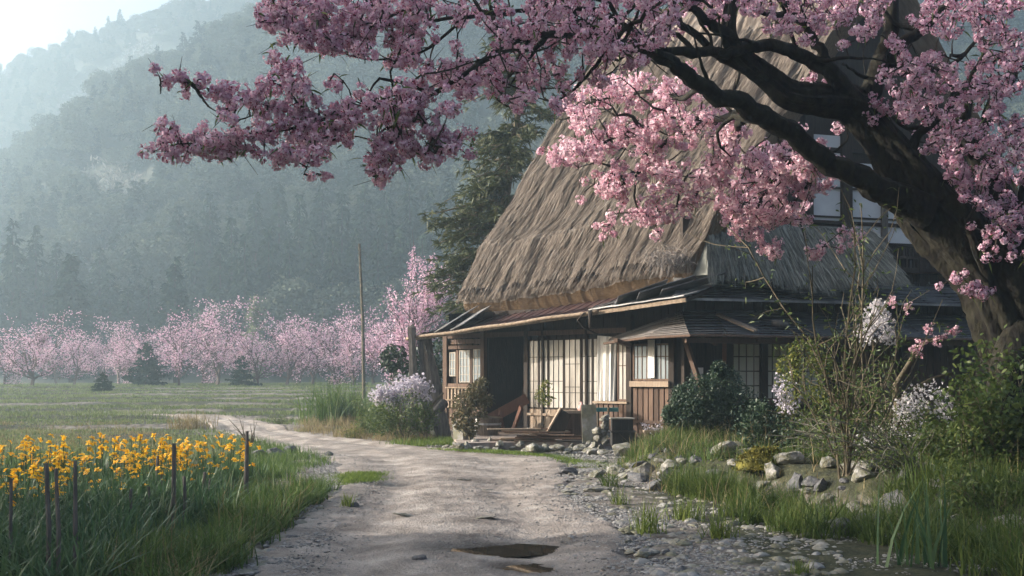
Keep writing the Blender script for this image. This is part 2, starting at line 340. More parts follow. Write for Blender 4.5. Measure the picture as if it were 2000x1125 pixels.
# ------------------------------------------------------------------ stones
def icoblob(seed, sub=2, flat=.65, amp=.35, ang=.5):
    import bmesh
    bm = bmesh.new(); bmesh.ops.create_icosphere(bm, subdivisions=sub, radius=1)
    v = np.array([x.co for x in bm.verts]); f = np.array([[q.index for q in p.verts] for p in bm.faces]); bm.free()
    r = np.random.default_rng(seed)
    for k in range(14):                       # cut flat facets, as on broken stone
        d = unit(r.normal(size=3)); c = r.uniform(.5, .85); ex = np.maximum(0, v@d-c); v = v-ex[:, None]*d*.85
    n = unit(v); v = v*(1+amp*(fbm(n[:, 0]*2+seed, n[:, 1]*2+n[:, 2]*2, seed)-.5)+.1*(fbm(n[:, 0]*7+n[:, 2]*5, n[:, 1]*7, seed+3)-.5))[:, None]
    v *= np.array([1, r.uniform(.65, .9), flat*r.uniform(.8, 1.15)]); return v, f
# ------------------------------------------------------------------ the farmhouse
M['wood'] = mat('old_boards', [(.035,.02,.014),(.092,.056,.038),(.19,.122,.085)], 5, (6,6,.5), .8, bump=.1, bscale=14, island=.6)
M['wooddark'] = mat('dark_boards', [(.012,.009,.008),(.03,.021,.016),(.06,.042,.03)], 5, (6,6,.5), .8, bump=.5, bscale=14, island=.3)  # darkest of the board browns
M['woodred'] = mat('red_brown_plank', [(.06,.025,.015),(.14,.06,.035)], 5, (6,6,.8), .75, bump=.4, island=.3)
M['woodpale'] = mat('bleached_board', [(.16,.115,.08),(.3,.225,.16),(.42,.34,.26)], 5, (5,5,.6), .8, bump=.12, island=.5)
M['paper'] = mat('shoji_paper', [(.25,.23,.2),(.4,.375,.33),(.56,.53,.48)], 1.6, (1,1,.5), .6, island=.25)
M['paper_old'] = mat('yellowed_paper', [(.4,.37,.28),(.56,.52,.42),(.66,.62,.52)], 1.6, (1,1,.5), .6, island=.4)
M['pane'] = mat('old_glass', [(.16,.19,.2),(.32,.35,.36)], 1.2, rough=.12, spec=.6, island=.3)
M['cloth'] = mat('white_cloth', [(.66,.63,.58),(.82,.8,.76)], 2, (3,3,.6), .9, bump=.2)
M['plaster'] = mat('blue_white_plaster', [(.46,.47,.48),(.62,.63,.64)], 1.1, rough=.9, bump=.1)
M['tinred'] = mat('maroon_tin', [(.035,.02,.022),(.07,.036,.036),(.16,.09,.075)], 2.5, rough=.5, bump=.15, spec=.5)
M['tin'] = mat('grey_tin', [(.1,.1,.105),(.24,.235,.23),(.42,.4,.38)], 2, rough=.42, metal=.2, bump=.2)
M['slate'] = mat('dark_shingle', [(.05,.052,.06),(.095,.097,.106),(.19,.187,.187)], 3, (1,1,1), .42, bump=.2, bscale=20, spec=.5)
M['eave'] = mat('eave_wood', [(.1,.07,.045),(.22,.16,.11),(.34,.27,.2)], 6, (2,2,2), .8)
M['straw'] = mat('weathered_straw', [(.03,.022,.017),(.085,.066,.051),(.17,.137,.11),(.33,.285,.245)], 3.2, (2.6,.5,1), .95, bump=.9, bscale=12, attr='st', island=.45)
M['strawgrey'] = mat('grey_straw', [(.04,.04,.035),(.15,.15,.13),(.36,.36,.31)], 3, rough=.95, island=.7)
M['strawcut'] = mat('cut_straw', [(.07,.042,.022),(.15,.095,.05),(.22,.15,.08)], 4, (2,9,1), .95, bump=1, bscale=20, attr='st')

class Frame:                                   # a wall line in plan: along, outward, up
    def __init__(f, o, d, n): f.o = np.array([*o, 0.]); f.d = np.array([*d, 0.]); f.n = np.array([*n, 0.])
    def p(f, s, o, z): return f.o+f.d*s+f.n*o+np.array([0, 0, z])
    def ray(f, px, o=0):
        k = np.array([(px-1000)/F, 1., 0]); c = f.o+f.n*o; t = np.dot(c, f.n)/np.dot(k, f.n); q = k*t
        return float(np.dot(q-f.o, f.d)), float(t)
    def s(f, px, o=0): return f.ray(px, o)[0]
    def z(f, px, py, o=0): return CAMZ+(HZ-py)/F*f.ray(px, o)[1]
    def pt(f, px, py, o=0): return f.p(f.s(px, o), o, f.z(px, py, o))
    def box(f, mb, s0, s1, o0, o1, z0, z1, m=0):
        mb.hexa([f.p(s0,o1,z0), f.p(s1,o1,z0), f.p(s1,o0,z0), f.p(s0,o0,z0), f.p(s0,o1,z1), f.p(s1,o1,z1), f.p(s1,o0,z1), f.p(s0,o0,z1)], m)
dA = unit(np.array([.73, -.683])); FA = Frame((-1.74, 29.8), dA, (dA[1], -dA[0]))
sC = FA.s(1335); cC = FA.p(sC, 0, 0)
g_ = unit(np.array([.955, .297])); GA = Frame(cC[:2], g_, (g_[1], -g_[0]))
LB = 'weathered thatched farmhouse with rusty tin eaves and sliding paper doors behind the old cherry tree'
HOUSE = thing('thatched_farmhouse', (float(cC[0]), float(cC[1]), 0.), LB, 'house')
S = FA.s
def part(mb, name, mt, parent=HOUSE, **k): 
    return mb.build(name, mt, parent, **k)
def sub(mb, name, mt, parent, **k):
    OFF.setdefault(parent.name, OFF[HOUSE.name]); return mb.build(name, mt, parent, **k)

# --- main walls (a dark board shell, open at the entrance recess)
WT = 3.3
m = MB()
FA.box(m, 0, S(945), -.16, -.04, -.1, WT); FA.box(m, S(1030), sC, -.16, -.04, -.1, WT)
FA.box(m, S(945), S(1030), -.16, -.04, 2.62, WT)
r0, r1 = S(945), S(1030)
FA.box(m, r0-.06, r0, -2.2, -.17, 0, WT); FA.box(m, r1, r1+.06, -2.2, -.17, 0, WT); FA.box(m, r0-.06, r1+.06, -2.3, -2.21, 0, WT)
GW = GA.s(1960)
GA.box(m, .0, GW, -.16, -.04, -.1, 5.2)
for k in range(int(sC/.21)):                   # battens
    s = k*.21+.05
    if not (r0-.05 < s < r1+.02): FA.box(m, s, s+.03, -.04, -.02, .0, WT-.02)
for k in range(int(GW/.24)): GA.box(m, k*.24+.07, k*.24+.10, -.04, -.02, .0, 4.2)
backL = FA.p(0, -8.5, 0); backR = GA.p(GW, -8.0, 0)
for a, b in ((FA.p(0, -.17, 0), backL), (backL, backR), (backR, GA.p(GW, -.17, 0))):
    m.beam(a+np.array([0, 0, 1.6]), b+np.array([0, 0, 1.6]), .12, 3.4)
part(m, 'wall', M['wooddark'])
m = MB(); m.hexa([FA.p(r0, -2.2, .02), FA.p(r1, -2.2, .02), FA.p(r1, .0, .02), FA.p(r0, .0, .02), FA.p(r0, -2.2, .1), FA.p(r1, -2.2, .1), FA.p(r1, 0, .1), FA.p(r0, 0, .1)])
part(m, 'entrance_floor', M['wooddark'])
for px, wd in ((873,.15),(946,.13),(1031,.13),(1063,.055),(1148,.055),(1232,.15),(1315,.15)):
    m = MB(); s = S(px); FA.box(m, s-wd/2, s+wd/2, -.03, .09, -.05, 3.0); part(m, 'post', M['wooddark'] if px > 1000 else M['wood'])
m = MB(); FA.box(m, 0, S(1232), -.02, .07, 2.62, 2.74); part(m, 'lintel', M['wood'])
m = MB(); FA.box(m, S(1032), S(1232), -.02, .10, .12, .24); part(m, 'sill', M['wood'])

def sash(fr, s0, s1, z0, z1, nx, ny, fm, pm, name='window', o=.0, bw=.045, mw_=.02, zsplit=None):
    fb = MB(); fr.box(fb, s0, s0+bw, o, o+.026, z0, z1); fr.box(fb, s1-bw, s1, o, o+.026, z0, z1)
    fr.box(fb, s0+bw, s1-bw, o, o+.024, z1-bw, z1); fr.box(fb, s0+bw, s1-bw, o, o+.024, z0, z0+bw)
    for k in range(1, nx):
        c = s0+(s1-s0)*k/nx; fr.box(fb, c-mw_/2, c+mw_/2, o+.004, o+.022, z0+bw, z1-bw)
    zz = zsplit if zsplit else [z0+(z1-z0)*k/ny for k in range(1, ny)]
    for c in zz: fr.box(fb, s0+bw, s1-bw, o+.002, o+.020, c-mw_/2, c+mw_/2)
    wd = part(fb, name, fm); pb = MB()
    for i in range(nx):
        a, b = s0+(s1-s0)*i/nx, s0+(s1-s0)*(i+1)/nx
        fr.box(pb, a+.002, b-.002, o-.01, o+.012, z0+.01, z1-.01)
    sub(pb, 'pane', pm, wd); return wd
def boards(fr, s0, s1, z0, z1, mt, name, step=.11, gap=.02, o=.02, rails=()):
    mb = MB(); n = max(1, round((s1-s0)/step)); st = (s1-s0)/n
    for k in range(n):
        j = random.uniform(-.004, .004); fr.box(mb, s0+k*st+gap/2, s0+(k+1)*st-gap/2, o-.03, o+.012+j, z0+random.uniform(0, .03), z1-random.uniform(0, .015))
    for z, h in rails: fr.box(mb, s0, s1, o+.03, o+.06, z, z+h)
    return part(mb, name, mt)

# --- left bay: small windows with pale muntins over a lattice of slats
mun = mat('pale_muntin', [(.3,.26,.21),(.5,.46,.4)], 6)
sash(FA, S(880), S(892), FA.z(886, 735), FA.z(886, 688), 2, 3, mun, M['pane'], o=.02, bw=.03)
sash(FA, S(899), S(920), FA.z(910, 747), FA.z(910, 684), 3, 4, mun, M['pane'], o=.02, bw=.03)
sash(FA, S(926), S(943), FA.z(934, 747), FA.z(934, 682), 2, 4, mun, M['pane'], o=.02, bw=.03)
m = MB(); 
for a, b in ((878, 896), (897, 944)): FA.box(m, S(a), S(b), .0, .06, FA.z(900, 682), FA.z(900, 675))
FA.box(m, S(893.5), S(897), 0, .05, FA.z(900, 750), FA.z(900, 684)); FA.box(m, S(878), S(944), .01, .07, FA.z(900, 756), FA.z(900, 749)); FA.box(m, S(921), S(925), 0, .06, FA.z(900, 750), FA.z(900, 684))
part(m, 'window_trim', M['wood'])
boards(FA, S(876), S(944), .75, FA.z(900, 757), M['woodpale'], 'lattice', .13, .075, .07, rails=((.95, .03), (1.28, .03)))
boards(FA, S(876), S(944), .02, .74, M['wood'], 'wainscot', .2, .015, .03)
boards(FA, S(876), S(944), FA.z(900, 673), 2.6, M['wood'], 'transom_board', .34, .02, .0)

# --- entrance recess: leaning boards, a hanging line
for q, (a, b, c) in enumerate(((955, 1.9, .5), (975, 1.75, .42))):
    m = MB(); m.beam(FA.p(S(a), -1.2, .1), FA.p(S(a)+.1, -1.5, b), c*.5, .04, up=FA.n); tag(part(m, 'leaning_panel', M['woodpale'] if q else M['wood']))
# --- sliding doors
TZ = lambda px: 2.58
zr = [2.08, 1.48, 1.20]
M['curtained'] = mat('curtained_glass', [(.12,.1,.085),(.3,.27,.23),(.47,.43,.37)], 2.5, (3,3,.35), .25, spec=.6)
doors = [(1034, 1054, 2, M['curtained']), (1055, 1073, 1, M['paper']), (1073, 1103, 3, M['paper']), (1104, 1137, 3, M['curtained']), (1138, 1159, 2, M['paper']), (1160, 1178, 2, M['paper'])]
for i, (a, b, nx, pmt) in enumerate(doors):
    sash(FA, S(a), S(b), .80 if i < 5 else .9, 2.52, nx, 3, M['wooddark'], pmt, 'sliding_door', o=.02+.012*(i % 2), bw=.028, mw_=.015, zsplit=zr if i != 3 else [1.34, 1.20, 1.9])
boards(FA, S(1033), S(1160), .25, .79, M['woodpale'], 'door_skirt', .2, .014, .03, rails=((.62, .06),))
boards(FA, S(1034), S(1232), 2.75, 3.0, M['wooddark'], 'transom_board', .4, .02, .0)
m = MB(); cl = []
s0, s1 = S(1173), S(1207)
U, V = np.meshgrid(np.linspace(0, 1, 50), np.linspace(0, 1, 20), indexing='ij')
pts = np.array([[FA.p(s0+(s1-s0)*(u-.03*(1-v)), .09+.035*math.sin(u*17+v)+.015*math.sin(u*41)+.03*(1-v)*u, 1.02+1.55*v-.05*u*v) for u, v in zip(uu_, vv_)] for uu_, vv_ in zip(U, V)])
m.grid(pts); part(m, 'curtain', M['cloth'], smooth=True)
sash(FA, S(1208), S(1229), 1.02, 2.52, 2, 2, M['wood'], M['paper'], 'window', o=.03, zsplit=[1.85])
m = MB(); FA.box(m, S(1164), S(1231), .06, .14, .96, 1.01); part(m, 'window_sill', M['woodpale'])
boards(FA, S(1164), S(1231), .3, .95, M['wood'], 'lattice', .14, .034, .07, rails=((.35, .1),))
# --- plank door under the pent roof
s0, s1 = S(1239), S(1312)
boards(FA, s0, s1, .2, 1.34, M['wood'], 'plank_door', .15, .034, .06, rails=((.52, .07), (.2, .08)))
m = MB(); FA.box(m, s0-.02, s1+.02, .09, .17, 1.36, 1.49); part(m, 'door_rail', M['woodpale'])
sash(FA, s0, s1, 1.5, 2.35, 8, 2, M['wood'], M['pane'], 'lattice_window', o=.04, zsplit=[2.05])
m = MB(); FA.box(m, S(1271), S(1284), .10, .12, FA.z(1277, 738), FA.z(1277, 664)); part(m, 'paper_strip', M['cloth'])

# --- gable side, ground floor: shoji windows in deep shade, white boards, braces
gz = lambda px, py, o=0: GA.z(px, py, o)
sg = GA.s
for a, b in ((1428, 1486), (1493, 1552), (1556, 1612)):
    sash(GA, sg(a), sg(b), gz(a, 782), gz(a, 668), 4, 4, M['wood'], M['paper_old'], 'shoji_window', o=.0, bw=.05, mw_=.025)
for px in (1338, 1420, 1489, 1616, 1760, 1880):
    m = MB(); GA.box(m, sg(px)-.08, sg(px)+.08, -.02, .12, -.05, 3.05); part(m, 'post', M['wooddark'])
m = MB(); GA.box(m, sg(1346), sg(1382), .0, .03, gz(1360, 654), gz(1360, 628)-.45); 
m = MB(); GA.box(m, sg(1348), sg(1372), .0, .04, gz(1360, 738), gz(1360, 718)); GA.box(m, sg(1346), sg(1366), .0, .04, gz(1360, 775), gz(1360, 748)); part(m, 'white_panel', M['cloth'])
m = MB(); GA.box(m, sg(1345), sg(1418), .01, .09, gz(1380, 745), gz(1380, 739)); GA.box(m, sg(1425), sg(1620), .01, .1, gz(1500, 790), gz(1500, 783)); part(m, 'rail', M['wood'])
m = MB(); m.beam(GA.p(sg(1330), .15, 2.5), GA.p(sg(1352), .75, .9), .1, .1); m.beam(GA.p(sg(1352), .2, 2.6), GA.p(sg(1362), .9, 2.3), .08, .08); part(m, 'brace', M['wood'])
m = MB(); m.beam(GA.p(sg(1405), .2, 1.5), GA.p(sg(1378), .9, 2.45), .09, .09); part(m, 'brace', M['woodred'])
boards(GA, sg(1640), sg(1955), .3, 2.6, M['wood'], 'board_cladding', .2, .02, .0)

# --- tin roof over the front, metal eave of the gable side
zE = lambda s: 2.63+(s-S(805, 1.3))/(S(1335, 1.3)-S(805, 1.3))*.62
def tin(fr, s0, s1, o0, o1, zf0, zf1, name, mt, step=.36, th=.025, bow=0., n=None, parent=HOUSE):
    # a sheet from the outer edge o1 up to the wall side o0 with standing seams
    mb = MB(); k = n or max(2, int((s1-s0)/.12)); U = np.linspace(s0, s1, k); V = np.linspace(0, 1, 9); rows = []
    for s in U: rows.append([fr.p(s, o1+(o0-o1)*v, zf1(s)+(zf0(s)-zf1(s))*v-bow*4*v*(1-v)+.004*math.sin(s*9+v*3)) for v in V])
    T = np.array(rows); mb.grid(T); mb.grid(T-np.array([0, 0, th]), flip=True)
    mb.grid(np.stack([T[:, 0], T[:, 0]-np.array([0, 0, th])], 1), flip=True)
    mb.grid(np.stack([T[0], T[0]-np.array([0, 0, th])], 1)); mb.grid(np.stack([T[-1], T[-1]-np.array([0, 0, th])], 1), flip=True)
    if step:
        for s in np.arange(s0+.1, s1-.02, step):
            a = fr.p(s, o1, zf1(s)+.02); b = fr.p(s, o0, zf0(s)+.02); c = (a+b)/2-np.array([0, 0, bow]); mb.beam(a, c, .014, .02); mb.beam(c, b, .014, .02)
    return mb.build(name, mt, parent)
sL = S(803, 1.3); sM = S(1158, 1.3); sR = S(1338, 1.3)
zTop = lambda s: zE(s)+.44
tin(FA, sL+.02, sM, -.15, 1.3, zTop, zE, 'tin_roof', M['tinred'], .3, bow=.06)
tin(FA, sM-.1, sR, -.15, 1.34, lambda s: zTop(s)+.03, lambda s: zE(s)+.05, 'tin_roof', M['tin'], .55, bow=.04)
m = MB()
for s in np.arange(sL+.15, sR, .42):           # rafters under the eave
    m.beam(FA.p(s, 1.24, zE(s)-.055), FA.p(s, .1, zE(s)+.27), .06, .07)
part(m, 'rafter', M['wooddark'])
m = MB(); m.beam(FA.p(sL, 1.26, zE(sL)-.05), FA.p(sR, 1.26, zE(sR)-.05), .05, .085); part(m, 'eave_board', M['eave'])
m = MB(); ss = np.linspace(sL-.1, sM+.2, 22); m.tube([FA.p(s, 1.37, zE(s)-.03+.012*math.sin(s*3)) for s in ss], .042, 8); part(m, 'gutter', M['eave'], smooth=True)
m = MB()                                       # loose sheets lying on the left end
for (a, ya, wd, L, rz) in ((835, 644, .9, 1.25, .25), (880, 634, .8, 1.1, .1), (915, 622, .6, 1.0, -.1)):
    s = S(a, .8); b0 = FA.p(s, 1.2, zE(s)+.11); b1 = FA.p(s+.35*rz, 1.2-L, zE(s)+.11+L*.5); m.beam(b0, b1, wd, .022, up=(0, .35, 1))
part(m, 'loose_sheet', M['tin'])
m = MB()
for (a, dz, wd, L, rz, o) in ((1205, .13, .85, 1.1, .7, 1.25), (1250, .17, .7, 1.2, .8, 1.3), (1290, .21, .45, 1.35, .9, 1.2)):
    s = S(a, 1.2); m.beam(FA.p(s, o, zE(s)+dz-.03), FA.p(s+rz, o-L*.8, zE(s)+dz+.36), wd, .018, up=(0, .3, 1))
part(m, 'loose_sheet', mat('bent_tin', [(.04,.04,.045),(.14,.135,.135),(.3,.28,.27)], 3, rough=.4, metal=.2))
m = MB(); m.tube([FA.pt(1200, 592, 1.0), FA.pt(1165, 603, 1.3), FA.pt(1140, 612, 1.42), FA.pt(1128, 625, 1.42), FA.pt(1140, 640, 1.3), FA.pt(1165, 652, .9), FA.pt(1180, 655, .4)], .022, 6); m.tube([FA.pt(1152, 606, 1.42), FA.pt(1154, 640, 1.42)], .045, 6); part(m, 'downpipe', M['wooddark'], smooth=True)

# gable side roofs (dark shingles)
def shingled(fr, s0, s1, o0, o1, z0, z1, name, rows=11, skew0=0., skew1=0.):
    mb = MB(); ns = max(4, int((s1-s0)/1.7))
    for r in range(rows):
        v0, v1 = r/rows, (r+1.25)/rows
        for k in range(ns):
            a = s0+(s1-s0)*(k+.5*(r % 2)*.9)/ns; b = a+(s1-s0)/ns*.96
            j = random.uniform(-.003, .004); jl = random.uniform(-.02, .01)
            A = lambda s, v, dz: fr.p(s+skew0*v*(1-(s-s0)/(s1-s0))+skew1*v*((s-s0)/(s1-s0)), o1+(o0-o1)*v+(jl if v == v0 else 0)*-1, z1+(z0-z1)*v-.05*math.sin(math.pi*v)+dz+.02*math.sin(s*1.7)+.012*math.sin(s*5.3))
            mb.hexa([A(a, v0, .006+j), A(b, v0, .006+j), A(b, v1, -.008), A(a, v1, -.008), A(a, v0, .018+j), A(b, v0, .018+j), A(b, v1, .0), A(a, v1, .0)])
    return mb.build(name, M['slate'], HOUSE)
c0 = GA.s(1341, 1.0)
shingled(GA, c0, GA.s(1960, 1.0), -.1, 1.05, 3.86, 3.27, 'shingle_roof', 13, skew0=.45)
m = MB(); m.beam(GA.p(c0, 1.07, 3.25), GA.p(GA.s(1960, 1.0), 1.07, 3.25), .03, .05); part(m, 'roof_edge', M['tin'])
m = MB(); h0 = FA.p(S(1318, 1.3), 1.3, 3.27); h1 = GA.p(c0, 1.05, 3.28); h2 = GA.p(c0+.45, -.1, 3.9); h3 = FA.p(S(1310, 0), -.1, 3.92)
for a, b in ((h0, h1),): m.hexa([a-np.array([0,0,.03]), b-np.array([0,0,.03]), h2-np.array([0,0,.03]), h3-np.array([0,0,.03]), a, b, h2, h3])
part(m, 'hip_sheet', M['tin'])
# the lower pent roof wrapping the corner
K = GA.s(1345, 1.45)
shingled(GA, K, GA.s(1965, 1.45), -.03, 1.5, 3.08, 2.45, 'pent_roof', 17, skew0=.55)
T0 = FA.pt(1180, 671, .5); T1 = FA.pt(1262, 660, 1.25); T2 = GA.p(K, 1.5, 2.455); B0 = FA.pt(1192, 661, .1); B1 = FA.p(S(1320), -.02, 3.0); B2 = GA.p(K+.55, -.03, 3.07)
m = MB(); bot = [T0, T1, T2]; top = [B0, B1, B2]; rows = 12
for r in range(rows):
    for seg in range(2):
        n = 1
        for k in range(n):
            def A(u, v, dz):
                a = bot[seg]*(1-u)+bot[seg+1]*u; b = top[seg]*(1-u)+top[seg+1]*u; q = a*(1-v)+b*v; return q+np.array([0, 0, dz-.04*math.sin(math.pi*v)])
            u0, u1, v0, v1 = k/n, (k+1.0)/n, r/rows, (r+1.25)/rows; j = random.uniform(-.004, .008)
            m.hexa([A(u0, v0, .01+j), A(u1, v0, .01+j), A(u1, v1, -.012), A(u0, v1, -.012), A(u0, v0, .03+j), A(u1, v0, .03+j), A(u1, v1, 0), A(u0, v1, 0)])
part(m, 'pent_roof', mat('brown_shingle', [(.035,.03,.029),(.085,.074,.068),(.2,.168,.145)], 4, rough=.55, island=.5, bump=.2))
m = MB(); m.tube([T0, T1, T2, GA.p(GA.s(1965, 1.45), 1.5, 2.44)], .03, 6); m.beam(FA.p(S(1232), .0, 2.32), FA.p(S(1262), 1.15, 2.40), .09, .09); 
for px in (1420, 1489, 1616, 1760, 1880): m.beam(GA.p(sg(px), .1, 2.75), GA.p(sg(px), 1.42, 2.38), .08, .08)
m.beam(GA.p(K, 1.3, 2.36), GA.p(GW, 1.3, 2.36), .1, .1); part(m, 'pent_frame', M['wood'])
m = MB(); m.beam(FA.p(S(1300), .2, .2), FA.p(S(1300), .2, 2.5), .01, .01); 
m = MB(); a = GA.s(1425, .9); m.beam(GA.p(a, .35, 2.98), GA.p(a+.38, 1.35, 2.58), .12, .04, up=(0, -.4, 1)); part(m, 'loose_plank', M['woodpale'])
m = MB(); a = GA.s(1510, 1.0); m.tube([GA.p(a, .95, 2.78), GA.p(a+.15, 1.0, 2.77), GA.p(a+.34, 1.08, 2.72)], [.07, .085, .075], 10, rough=.05); 
log = part(m, 'log', M['stake'], parent=None, smooth=True); tag(log, 'short grey log lying on the dark shingled pent roof', 'log'); rebase(log, GA.p(a, .95, 2.7))

# --- thatch
EA, EB = FA.p(S(893, .45), .45, 0), GA.p(.25, .55, 0)
EA = np.array([-1.5, 29.1, 3.66]); EB = np.array([3.80, 24.05, 4.06])
nin = -FA.n; RA = EA+FA.d*1.6+nin*4.6+np.array([0, 0, 8.0]); RB = EB+GA.d*5.2+np.array([0, 0, 7.6])
NRM = unit(np.cross(EB-EA, RA-EA)); NRM = NRM if NRM[2] > 0 else -NRM
def slope(u, v):
    u = np.asarray(u, float)[..., None]; v = np.asarray(v, float)[..., None]
    e = EA*(1-u)+EB*u; r = RA*(1-u)+RB*u; q = e*(1-v)+r*v
    L = 6.7*u[..., 0]+2*v[..., 0]*(u[..., 0]-.2); W = 10*v[..., 0]
    fur = .15*(fbm(L*3.1+.5*W*.3, W*.25, 61)-.5)*2+.09*(fbm(L*7, W*.7, 63)-.5)*2+.16*(fbm(L*.6, W*.9, 65)-.5)*2
    step_ = .10*np.exp(-((W-1.75-.6*(fbm(L*.7, L*0, 67)-.5))/.35)**2)
    flare = .22*np.exp(-W/.5)
    lip = -.30*np.exp(-(W/.16)**2)
    q = q+NRM*(fur*(1-.4*np.exp(-W/.4))+step_+lip)[..., None]+np.array([0, 0, 1])*(flare*0)[..., None]
    return q-np.array([0, 0, 1.])*(.05*np.sin(np.pi*u[..., 0])*(1-v[..., 0]))[..., None]
nu, nv = 300, 170
U, V = np.meshgrid(np.linspace(0, 1, nu), np.linspace(0, 1, nv)**1.25, indexing='ij'); Q = slope(U, V)
ST = np.stack([U*7.2, V*10, U*0], -1)
m = MB(); m.grid(Q, a=ST)
# cut underside of the eave: a band sloping back under the straw
back = [Q[:, 0]]
for o_, dz in ((.03, -.10), (.16, -.26), (.42, -.48), (.8, -.6)): back.append(Q[:, 0]+nin*o_+np.array([0, 0, dz])+NRM*(.04*(fbm(U[:, 0]*40, U[:, 0]*0+o_*9, 69)-.5))[:, None])
Bk = np.stack(back, 1); m.grid(Bk, m=1, a=np.stack([np.repeat(U[:, :1]*7, 5, 1), np.tile(np.arange(5)*.3, (nu, 1)), np.zeros((nu, 5))], -1), flip=True)
# hidden hip end, back slope
lA = EA+nin*9.0+FA.d*.4; lB = EB+GA.d*10.2+np.array([0, 0, .2])
def sheet(a, b, c, d, n=12, k=0):
    uu_, vv_ = np.meshgrid(np.linspace(0, 1, n), np.linspace(0, 1, n), indexing='ij'); uu_ = uu_[..., None]; vv_ = vv_[..., None]
    m.grid((a*(1-uu_)+b*uu_)*(1-vv_)+(c*(1-uu_)+d*uu_)*vv_, a=np.concatenate([uu_*8, vv_*8, uu_*0], -1), m=k)
sheet(lA, EA, RA, RA); sheet(lB, lA, RB, RA)
sheet(EA+nin*.3+np.array([0,0,-.3]), lA, EB+np.array([0,.6,-.3]), lB, k=1)
# verge: the thick cut edge along the gable
ve = Q[-1]; V2 = np.stack([ve, ve+GA.d*.12-NRM*.10, ve+GA.d*.16-NRM*.32, ve+GA.d*.1-NRM*.5-GA.n*.2], 1)
m.grid(V2, m=1, a=np.stack([np.repeat(V[-1][:, None]*12, 4, 1), np.tile(np.arange(4)*.2, (nv, 1)), np.zeros((nv, 4))], -1))
le = Q[0]; V3 = np.stack([le, le-FA.d*.05-NRM*.3, le+FA.d*.3-NRM*.6], 1); m.grid(V3, m=0, a=np.stack([np.repeat(V[0][:, None]*12, 3, 1), np.tile(np.arange(3)*.2, (nv, 1)), np.zeros((nv, 3))], -1), flip=True)
# straws lying down the slope
N = 30000; u = rng.uniform(0, 1, N); v = rng.uniform(0, 1, N)**1.5*.8; b = slope(u, v+.035); d = unit(slope(u, np.maximum(v-.02, -.03))-b); d[:, :2] += rng.normal(0, .09, (N, 2)); d = unit(d)
sd_ = unit(np.cross(d, NRM)); L = rng.uniform(.18, .5, N); st = np.stack([u*7.2, v*10, u*0], -1)
m.strips(b+NRM*rng.uniform(.0, .035, N)[:, None], d, sd_, L, rng.uniform(.01, .026, N), NRM*rng.uniform(-.02, .2, N)[:, None]+np.array([0, 0, -.1]), (1, .9, .25), a=st)
N = 6000; u = rng.uniform(-.005, 1.0, N); b = slope(np.clip(u, 0, 1), np.full(N, .028)); d = unit(-nin*.8+np.array([0, 0, -.8])+rng.normal(0, .2, (N, 3)))
m.strips(b+NRM*rng.uniform(-.06, .02, N)[:, None], d, perp(d), rng.uniform(.06, .2, N), rng.uniform(.008, .018, N), np.array([0, 0, -.2]), (1, .9, .2), a=np.stack([u*7.2, u*0, u*0], -1))
roof = m.build('thatch_roof', [M['straw'], M['strawcut']], HOUSE, smooth=True, attr='st')
# bundle of frayed straw at the corner and the grey skirt thatch below the gable
m = MB(); c = np.array([3.45, 24.2, 4.2]); N = 900; d = rdir(N, -.2); d = unit(d+np.array([-.5, -.8, 0])); m.strips(c+d*.05+rng.normal(0, .16, (N, 3))*np.array([1.5,1,.8]), d, perp(d), rng.uniform(.08, .22, N), .012, np.array([0, 0, -.5]), (1, .8, .2)); part(m, 'straw_tuft', mat('pale_straw', [(.12,.1,.085),(.34,.3,.27)], 5, island=.7))
m = MB(); k0, k1 = GA.s(1385, .2), GA.s(1705, .2)
U, V = np.meshgrid(np.linspace(0, 1, 60), np.linspace(0, 1, 16), indexing='ij')
def skirt(u, v):
    u = np.asarray(u)[..., None]; v = np.asarray(v)[..., None]
    z = 5.1-1.2*v-.12*v*v+.1*np.sin(u*9)*v; o = .05+1.05*v
    s = k0+(k1-k0)*u+(.22*v*(u-.72))*3
    return GA.o+GA.d*s+GA.n*o+np.array([0, 0, 1.])*z+GA.n*(.07*(fbm(u*14, v*3, 71)-.5))
m.grid(skirt(U, V), flip=True); 
bk = np.stack([skirt(U[:, -1], V[:, -1]), skirt(U[:, -1], V[:, -1])-GA.n*.15+np.array([0, 0, -.12]), skirt(U[:, -1], V[:, -1])-GA.n*1.0+np.array([0, 0, .1])], 1); m.grid(bk, flip=True)
for ue in (0, 1):
    e = skirt(np.full(16, float(ue)), V[0]); m.grid(np.stack([e, e-GA.n*(.9*V[0][:, None])+np.array([0, 0, .05])], 1), flip=bool(ue))
N = 9000; u = rng.uniform(0, 1, N); v = rng.uniform(0, 1, N)**.8*.9; b = skirt(u, v); d = unit(skirt(u, v+.05)-b); d = unit(d+rng.normal(0, .09, (N, 3))+GA.d*((u-.5)*.35)[:, None])
m.strips(b+GA.n*rng.uniform(.01, .06, N)[:, None], d, unit(np.cross(d, GA.n)), rng.uniform(.2, .55, N), rng.uniform(.016, .045, N), (GA.n*.06)[None]+GA.n*rng.uniform(-.05, .25, N)[:, None]+np.array([0, 0, -.2]), (1, .9, .15))
part(m, 'skirt_thatch', M['strawgrey'])
